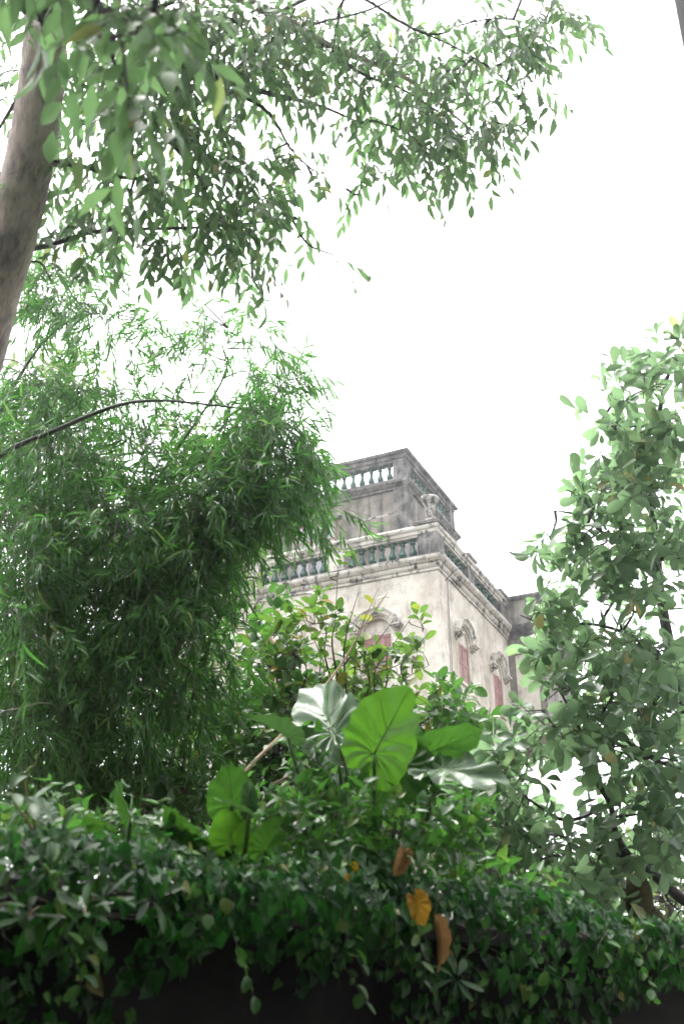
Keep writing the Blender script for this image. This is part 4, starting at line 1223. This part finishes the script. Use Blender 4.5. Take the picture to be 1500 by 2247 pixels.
def ear_mesh(seed, ripple=.018, cup=.10, droop=.22, wavy=.0, pleat=0.0):
    r_ = random.Random(seed)
    na, nr = 64, 9
    V = [(0, 0, 0)]
    ph = r_.uniform(0, 6)
    nicks = [(r_.uniform(-2.4, 2.4), r_.uniform(.05, .22)) for _ in range(4)]
    for j in range(1, nr + 1):
        q = j / nr
        for i in range(na):
            a = -math.pi + 2 * math.pi * (i + .5) / na
            R = ear_outline(a) * (1 + .015 * math.sin(a * 17 + ph) + .02 * math.sin(a * 7 + ph * 3)) * (1 - sum(dp * math.exp(-((a - aa_) / .05) ** 2) for aa_, dp in nicks))
            x, y = q * R * math.cos(a), q * R * math.sin(a)
            z = cup * abs(y) * 1.4 - droop * max(x, 0) ** 2 - droop * .8 * max(-x, 0) ** 2
            z += ripple * math.sin(a * 13 * (1 if a > 0 else -1) - 6 * q) * q * (1.2 - .3 * q)
            z += wavy * math.sin(a * 9 + ph) * q ** 3 + .3 * wavy * math.sin(a * 23 + ph * 2) * q ** 4
            z += pleat * math.sin(a * 20) * q
            V.append((x, y, z))
    T = []
    for i in range(na):
        k = (i + 1) % na
        T.append((0, 1 + i, 1 + k))
        for j in range(nr - 1):
            a0, b0_, a1, b1 = 1 + j * na + i, 1 + j * na + k, 1 + (j + 1) * na + i, 1 + (j + 1) * na + k
            T += [(a0, a1, b1), (a0, b1, b0_)]
    V = np.array(V)

    def surf(x, y):
        d = (V[:, 0] - x) ** 2 + (V[:, 1] - y) ** 2
        k = np.argsort(d)[:3]
        w = 1 / (d[k] + 1e-5)
        return (V[k, 2] * w).sum() / w.sum()
    va = Acc()
    for ang, ln in [(0, .96)] + [(s * a, f) for a, f in [(.42, .92), (.8, .92), (1.2, .92), (1.65, .9), (2.1, .9), (2.5, .9)] for s in (-1, 1)]:
        R = ear_outline(ang) * ln
        org = max(0, .55 - abs(ang) * .35) if ang else 0
        pts = []
        for k in range(7):
            q = k / 6
            ox = org * (1 - q) * .9 * (1 if ang else 0)
            x = ox + (R * math.cos(ang) - 0) * q
            y = R * math.sin(ang) * q ** .9
            pts.append((x, y, surf(x, y)))
        tube(va, np.array(pts), .012 if ang == 0 else .006, .003 if ang == 0 else .002, 5)
    return V, np.array(T), va


def ear_leaf(root, attach, tip, normal, width, mat, base, seed, ripple=.018, cup=.10, droop=.22, wavy=.0, petiole=True, veinmat=None, bend=.15, pleat=0.0, pr=.014):
    A_, B_ = at(*attach), at(*tip)
    ln = float(np.linalg.norm(B_ - A_))
    x, y, z = leaf_frames((B_ - A_)[None, :], np.array([normal], float))
    x, y, z = x[0], y[0], z[0]
    V, T, va = ear_mesh(seed, ripple, cup, droop, wavy, pleat)
    wf = width                                           # width relative to the shape's own
    tow = lambda Q: A_ + Q[:, :1] * x * ln + Q[:, 1:2] * y * ln * wf + Q[:, 2:] * z * ln
    o = link('leaf_blade', tri_mesh('leaf_blade', tow(V), T), mat, root)
    vm = np.vstack(va.v); 
    link('veins', tri_mesh('veins', tow(vm), np.vstack(va.t)), veinmat or M['vein'], o)
    if petiole:
        mid = (A_ + base) / 2 + (A_ - base) * np.array([1, 1, 0]) * bend + UP * .05
        tube_obj('petiole', [base, mid, A_ - z * .004], pr, pr * .57, M['petiole'], root, 8)
    return o


b = at(815, 1900, 5.5); b[2] = 2.15
ear1 = thing('elephant_ear', tuple(b), 'largest elephant ear plant, its backlit bright green leaf before the villa', 'plant', 'elephant ear plants on the wall')
ear_leaf(ear1, (820, 1655, 5.2), (893, 1508, 5.1), (-.30, -1, .10), 1.02, M['ear_bright'], b, 1, .034, .06, .10, .012)
ear_leaf(ear1, (735, 1612, 5.55), (666, 1490, 6.05), (-.45, -.70, .55), .6, M['ear_wax'], b, 2, .04, .10, .12, .03)
ear_leaf(ear1, (880, 1672, 5.35), (800, 1800, 5.2), (.25, -.75, .65), .95, M['ear'], b, 3, .03, .05, .15, .02)
ear_leaf(ear1, (930, 1655, 5.5), (1062, 1608, 5.5), (.1, -.85, -.55), .72, M['ear'], b, 4, .02, .2, .2, .02)
ear_leaf(ear1, (965, 1688, 5.3), (1122, 1702, 5.15), (.12, -.62, .8), .95, M['ear_wax'], b, 5, .045, .05, .18, .06)
ear_leaf(ear1, (632, 1620, 5.3), (558, 1560, 5.3), (-.3, -.05, 1), .8, M['ear_wax'], b, 6, .02, .3, .25, .02)
ear_leaf(ear1, (898, 1690, 5.45), (918, 1575, 5.5), (.5, -.85, .1), .6, M['ear'], b, 7, .02, .1, .2, .02)
ear_leaf(ear1, (770, 1720, 5.6), (735, 1830, 5.5), (-.4, -.7, .6), .9, M['ear'], b, 8, .02, .1, .25, .03)
b = at(515, 1925, 4.95); b[2] = 2.15
ear2 = thing('elephant_ear', tuple(b), 'elephant ear clump with upright green leaves left of the tallest one', 'plant', 'elephant ear plants on the wall')
ear_leaf(ear2, (508, 1770, 4.95), (503, 1670, 4.95), (.1, -1, .10), 1.05, M['ear'], b, 11, .02, .08, .15, .02)
ear_leaf(ear2, (548, 1785, 4.75), (472, 1744, 4.75), (.15, -.12, 1), 1.0, M['ear_wax'], b, 12, .03, .05, .12, .03)
ear_leaf(ear2, (545, 1775, 4.90), (548, 1712, 4.90), (.5, -.8, .45), .8, M['ear_wax'], b, 13, .03, .1, .2, .02)
ear_leaf(ear2, (512, 1856, 4.80), (488, 1783, 4.75), (-.1, -1, .2), 1.1, M['ear_bright'], b, 14, .02, .06, .15, .02)
ear_leaf(ear2, (582, 1868, 4.90), (628, 1795, 4.90), (.2, -1, .25), 1.0, M['ear'], b, 15, .02, .06, .2, .02)
ear_leaf(ear2, (436, 1842, 4.85), (348, 1775, 4.85), (-.3, -.65, -.55), .7, M['ear'], b, 16, .02, .3, .25, .02)
ear_leaf(ear2, (455, 1892, 4.85), (425, 1838, 4.80), (-.1, -1, .3), 1.1, M['ear'], b, 17, .02, .06, .2, .02)
ear_leaf(ear2, (600, 1900, 4.95), (560, 1850, 4.95), (-.1, -.8, .5), 1.0, M['ear'], b, 19, .02, .06, .2, .02)
b = at(270, 1930, 4.75); b[2] = 2.15
ear3 = thing('elephant_ear', tuple(b), 'elephant ear with a narrow edge-on leaf in front of the bamboo foot', 'plant', 'elephant ear plants on the wall')
ear_leaf(ear3, (284, 1800, 4.75), (248, 1712, 4.75), (-.85, -.6, .1), .65, M['ear'], b, 21, .02, .1, .15, .02)
ear_leaf(ear3, (392, 1808, 4.95), (300, 1795, 4.85), (.05, -.5, .9), 1.0, M['ear_wax'], b, 22, .035, .05, .15, .03)
ear_leaf(ear3, (238, 1822, 4.75), (178, 1798, 4.75), (-.1, -.5, -.6), .8, M['ear'], b, 23, .02, .2, .2, .02)
ear_leaf(ear3, (345, 1870, 4.75), (410, 1850, 4.65), (.1, -.35, .95), .8, M['ear_wax'], b, 24, .03, .1, .2, .02)
b = at(60, 1930, 4.55); b[2] = 2.15
ear4 = thing('elephant_ear', tuple(b), 'low elephant ear with pale waxy leaves at the far left', 'plant', 'elephant ear plants on the wall')
ear_leaf(ear4, (112, 1788, 4.65), (68, 1742, 4.65), (-.1, -.55, .85), 1.0, M['ear_wax'], b, 31, .03, .05, .15, .02)
ear_leaf(ear4, (48, 1862, 4.45), (-20, 1835, 4.45), (-.1, -.5, .85), 1.0, M['ear_wax'], b, 32, .03, .05, .2, .02)
ear_leaf(ear4, (96, 1845, 4.55), (140, 1800, 4.55), (.1, -.5, .85), 1.0, M['ear'], b, 33, .03, .05, .2, .02)
# withered leaves that still hang from the big plant
b = at(850, 1890, 5.1)
ear_leaf(ear1, (764, 1902, 4.6), (750, 1944, 4.6), (.2, -1, .2), 1.1, M['ear_yellow'], b, 41, .03, .25, .5, .06, True, M['ear_yellow'], .3, 0, .005)
ear_leaf(ear1, (884, 1875, 4.75), (872, 1922, 4.7), (.5, -.9, .2), .8, M['ear_brown'], b, 42, .03, .35, .4, .05, True, M['ear_brown'], .3, 0, .005)
ear_leaf(ear1, (912, 1976, 4.52), (936, 2034, 4.5), (.15, -1, .1), .85, M['ear_yellow'], b, 43, .04, .30, .55, .06, True, M['ear_yellow'], .4, .03, .005)
ear_leaf(ear1, (955, 2040, 4.48), (968, 2135, 4.45), (.6, -.8, .1), .26, M['ear_brown'], b, 44, .02, .5, .2, .03, True, M['ear_brown'], .5, 0, .004)

# ------------------------------------------------------------------ loose canes and tendrils
c = thing('dry_cane', tuple(at(535, 1700, 6.2)), 'long brown cane slanting up behind the elephant ears', 'cane')
tube_obj('stalk', [at(480, 1790, 6.0), at(540, 1692, 6.2), at(610, 1620, 6.5), at(680, 1545, 6.8), at(750, 1455, 7.2), at(800, 1370, 7.5), at(850, 1300, 7.8)], .012, .004, M['cane'], c, 8)
tube_obj('side_shoot', [at(600, 1720, 6.2), at(640, 1702, 6.2), at(700, 1690, 6.3)], .006, .003, M['cane'], c, 6)
c = thing('tendril', tuple(at(58, 1790, 4.8)), 'pale curling vine tendril rising at the lower left edge', 'vine')
tube_obj('stalk', [at(66, 1800, 4.8), at(62, 1760, 4.8), at(56, 1715, 4.8), at(60, 1690, 4.8), at(78, 1678, 4.8), at(82, 1655, 4.8)], .005, .003, M['tendril'], c, 6)
put_leaves(c, tw_alt(np.array([at(66, 1790, 4.8)]), nrm(np.array([[0, 0, 1.0]])), 8, .14, .04, .012), LANCE, M['leaf_vine'], 10)
c = thing('bare_stem', tuple(at(400, 1960, 5.0)), 'thin brown bare stem arching over the ivy at left', 'vine')
tube_obj('stalk', [at(235, 1805, 5.0), at(262, 1850, 5.0), at(300, 1890, 4.95), at(340, 1915, 4.9), at(385, 1945, 4.9)], .006, .004, M['cane'], c, 6)

# ------------------------------------------------------------------ air volume added to imitate lens glare
hm = bpy.data.materials.new('glare_haze')
hm.use_nodes = True
hN = hm.node_tree.nodes
hN.remove(hN['Principled BSDF'])
hv = hN.new('ShaderNodeVolumePrincipled')
hv.inputs['Color'].default_value = (.96, .98, 1.0, 1)
hv.inputs['Density'].default_value = 0.0017
hv.inputs['Anisotropy'].default_value = 0.85
hm.node_tree.links.new(hv.outputs[0], hN['Material Output'].inputs['Volume'])
tag(link('glare_haze', box_mesh('glare_haze', -60, 60, -60, 80, -1, 22), hm), kind='stuff')
